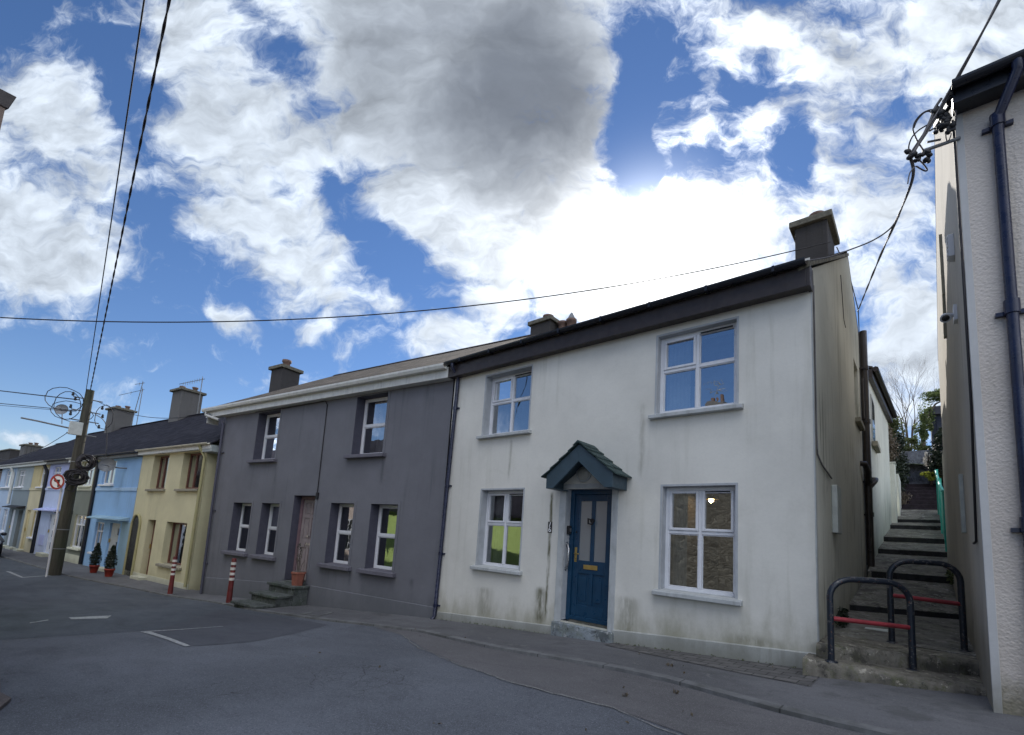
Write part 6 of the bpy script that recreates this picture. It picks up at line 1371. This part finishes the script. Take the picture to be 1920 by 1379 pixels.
def triples(bl, vec, mode):
    """three elliptical lobes per vector: value = w - (a^2 + b^2)"""
    sp_ = t.sep(vec); X = t.comb(sp_[0], sp_[0], sp_[0]); Y = t.comb(sp_[1], sp_[1], sp_[1]); acc = None
    bl = list(bl)
    while len(bl) % 3: bl.append((-5000, -5000, 10, 10, 0, -.01) if mode == 'MAXIMUM' else (-5000, -5000, 10, 10, 0, 0.0))
    for i in range(0, len(bl), 3):
        A = [[], [], []]; B = [[], [], []]; Wt = []
        for b in bl[i:i + 3]:
            cu, cv = UVp(b[0], b[1]); th_ = R_(b[4]); w = max(b[5], 0.0); q = math.sqrt(max(w, 1e-4)); rx, ry = b[2] * 1.3 / FPX / q, b[3] * 1.3 / FPX / q
            c_, s_ = math.cos(th_), math.sin(th_)
            A[0].append(c_ / rx); A[1].append(s_ / rx); A[2].append(-(c_ * cu + s_ * cv) / rx)
            B[0].append(-s_ / ry); B[1].append(c_ / ry); B[2].append(-(-s_ * cu + c_ * cv) / ry); Wt.append(b[5])
        def ma(x, y, z): n = t.new('ShaderNodeVectorMath', operation='MULTIPLY_ADD'); t.set(n, 0, x); t.set(n, 1, y); t.set(n, 2, z); return n.outputs[0]
        av = ma(X, tuple(A[0]), ma(Y, tuple(A[1]), tuple(A[2]))); bv = ma(X, tuple(B[0]), ma(Y, tuple(B[1]), tuple(B[2])))
        d = ma(av, av, t.vm('MULTIPLY', bv, bv)); v = t.vm('MAXIMUM', t.vm('SUBTRACT', tuple(Wt), d), (0, 0, 0))
        acc = v if acc is None else t.vm('MAXIMUM' if mode == 'MAXIMUM' else 'ADD', acc, v)
    o = t.sep(acc)
    return t.m('MAXIMUM', t.m('MAXIMUM', o[0], o[1]), o[2]) if mode == 'MAXIMUM' else t.m('ADD', t.m('ADD', o[0], o[1]), o[2])
cov = triples(blobs, uvw, 'MAXIMUM'); ng = triples(neg, uvw, 'MAXIMUM')
cov = t.m('SUBTRACT', cov, ng)
# streaky fractal detail, elongated down-right, plus a sun-side relief sample
def detail(vec):
    dv = t.mapping(vec, rot=(0, 0, R_(-48)), scale=(1.0, 2.3, 1))
    return t.noise(dv, 3.6, 8, .57, .0)
f1 = detail(uvw)
su = Vector((sdir.dot(ex_) / sdir.dot(ez_), sdir.dot(ey_) / sdir.dot(ez_), 0))
tos = t.vm('SCALE', t.vm('NORMALIZE', t.vm('SUBTRACT', tuple(su), uv)), scale=.045)
f1s = detail(t.vm('ADD', uvw, tos))
relief = t.m('SUBTRACT', f1, f1s)
f2 = t.noise(uvw, 14, 5, .7, .3)
det = t.m('ADD', t.m('MULTIPLY', t.m('SUBTRACT', f1, .5), 2.6), t.m('MULTIPLY', t.m('SUBTRACT', f2, .5), 1.5))
front = t.m('ADD', cov, det)
dens = t.ramp(front, .15, 1.02)
# rest of the sky dome: unseen cumulus behind, brightened as added fill for the shaded fronts
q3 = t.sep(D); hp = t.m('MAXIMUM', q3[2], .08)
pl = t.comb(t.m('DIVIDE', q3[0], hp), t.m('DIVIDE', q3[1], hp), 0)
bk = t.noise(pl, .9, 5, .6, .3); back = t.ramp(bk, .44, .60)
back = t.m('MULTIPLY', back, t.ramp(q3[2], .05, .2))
wfront = t.m('MULTIPLY', t.ramp(dz, .15, .35), 1.0)
# keep the sky that upper windows mirror clear
mir = t.vm('DOT_PRODUCT', D, Vector((-.30, -.84, .40)).normalized()); back = t.m('MULTIPLY', back, t.ramp(mir, .80, .93, 1, .0))
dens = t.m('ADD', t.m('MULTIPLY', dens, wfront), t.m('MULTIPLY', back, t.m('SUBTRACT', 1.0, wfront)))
# thickness (dark grey undersides)
thick = [(890, 120, 350, 250, 10, .85), (970, 310, 200, 170, 25, .40), (1040, 110, 110, 150, 0, .3), (1640, 130, 150, 120, 0, .4), (1660, 330, 120, 110, 0, .4), (1340, 460, 110, 70, 0, .3), (430, 200, 170, 80, 40, .3), (60, 470, 110, 90, 0, .25), (1700, 620, 110, 80, 0, .35)]
uvt = t.vm('ADD', uv, t.vm('SCALE', wv, scale=.6))
th = triples(thick, uvt, 'ADD')
th = t.m('ADD', th, t.m('MULTIPLY', t.m('SUBTRACT', t.noise(uvw, 3.5, 5, .6), .52), .9))
tk = t.m('MULTIPLY', t.ramp(th, .05, 1.2), wfront, clamp=True)
ca = t.vm('DOT_PRODUCT', D, sdir)
ang = t.m('ARCCOSINE', t.m('MINIMUM', ca, 1.0))
a2 = t.m('MULTIPLY', ang, ang)
gwide = t.m('EXPONENT', t.m('MULTIPLY', ang, -4.5)); gmid = t.m('EXPONENT', t.m('MULTIPLY', a2, -22.0)); gcore = t.m('EXPONENT', t.m('MULTIPLY', a2, -130.0))
glow = t.m('ADD', t.m('ADD', t.m('MULTIPLY', gwide, .40), t.m('MULTIPLY', gmid, .28)), t.m('MULTIPLY', gcore, 1.8))
# cloud brightness: base + forward-scatter glow, dimmed by thickness, modelled by relief
lum = t.mix(tk, (.33, .37, .42), (.088, .100, .120))
core = t.m('MULTIPLY', t.ramp(front, .7, 1.5), t.m('SUBTRACT', 1.0, tk))
lum = t.mix(t.m('MULTIPLY', core, .45), lum, t.vm('SCALE', lum, scale=.62))
rl = t.m('MULTIPLY_ADD', relief, t.m('MULTIPLY', 2.6, t.m('SUBTRACT', 1.0, t.m('MULTIPLY', tk, .75))), 1.0)
rl = t.m('MAXIMUM', t.m('MINIMUM', rl, 1.7), .55)
lum = t.vm('SCALE', lum, scale=rl)
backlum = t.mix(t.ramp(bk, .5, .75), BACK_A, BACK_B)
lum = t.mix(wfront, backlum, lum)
glc = t.vm('SCALE', t.comb(1.0, .985, .95), scale=t.m('MULTIPLY', t.m('MULTIPLY', glow, rl), t.m('SUBTRACT', 1.0, t.m('MULTIPLY', tk, .92))))
cloud = t.vm('ADD', lum, glc)
hs = t.new('ShaderNodeHueSaturation'); t.set(hs, 'Saturation', 1.14); t.set(hs, 'Value', 1.0); t.l.new(sky.outputs[0], hs.inputs['Color'])
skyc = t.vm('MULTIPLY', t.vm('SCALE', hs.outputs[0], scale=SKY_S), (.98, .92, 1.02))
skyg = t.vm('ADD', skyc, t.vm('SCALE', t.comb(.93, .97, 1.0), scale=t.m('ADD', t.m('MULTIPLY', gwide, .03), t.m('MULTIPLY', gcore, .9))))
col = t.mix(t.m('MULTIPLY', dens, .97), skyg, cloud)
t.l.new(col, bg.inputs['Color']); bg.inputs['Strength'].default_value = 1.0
W_.cycles.sampling_method = 'MANUAL'; W_.cycles.sample_map_resolution = 512

cam = bpy.data.cameras.new('camera'); co = bpy.data.objects.new('camera', cam); COL.objects.link(co); sc.camera = co
cam.sensor_width = 36; cam.lens = FPX / 1920 * 36; cam.shift_x = 0; cam.shift_y = (PY - 689.5) / 1920; cam.clip_start = .05; cam.clip_end = 2000
co.matrix_world = Matrix(((ex_.x, -ey_.x, -ez_.x, 0), (ex_.y, -ey_.y, -ez_.y, 0), (ex_.z, -ey_.z, -ez_.z, 0), (0, 0, 0, 1)))
vs_ = sc.view_settings; sc.display_settings.display_device = 'sRGB'; vs_.view_transform = 'Standard'; vs_.look = 'None'; vs_.gamma = 1; vs_.exposure = EXPO; vs_.use_curve_mapping = False
sc.render.engine = 'CYCLES'; sc.cycles.max_bounces = 8; sc.cycles.diffuse_bounces = 4; sc.cycles.glossy_bounces = 4; sc.cycles.transparent_max_bounces = 12; sc.cycles.caustics_reflective = False; sc.cycles.caustics_refractive = False; sc.cycles.use_denoising = True
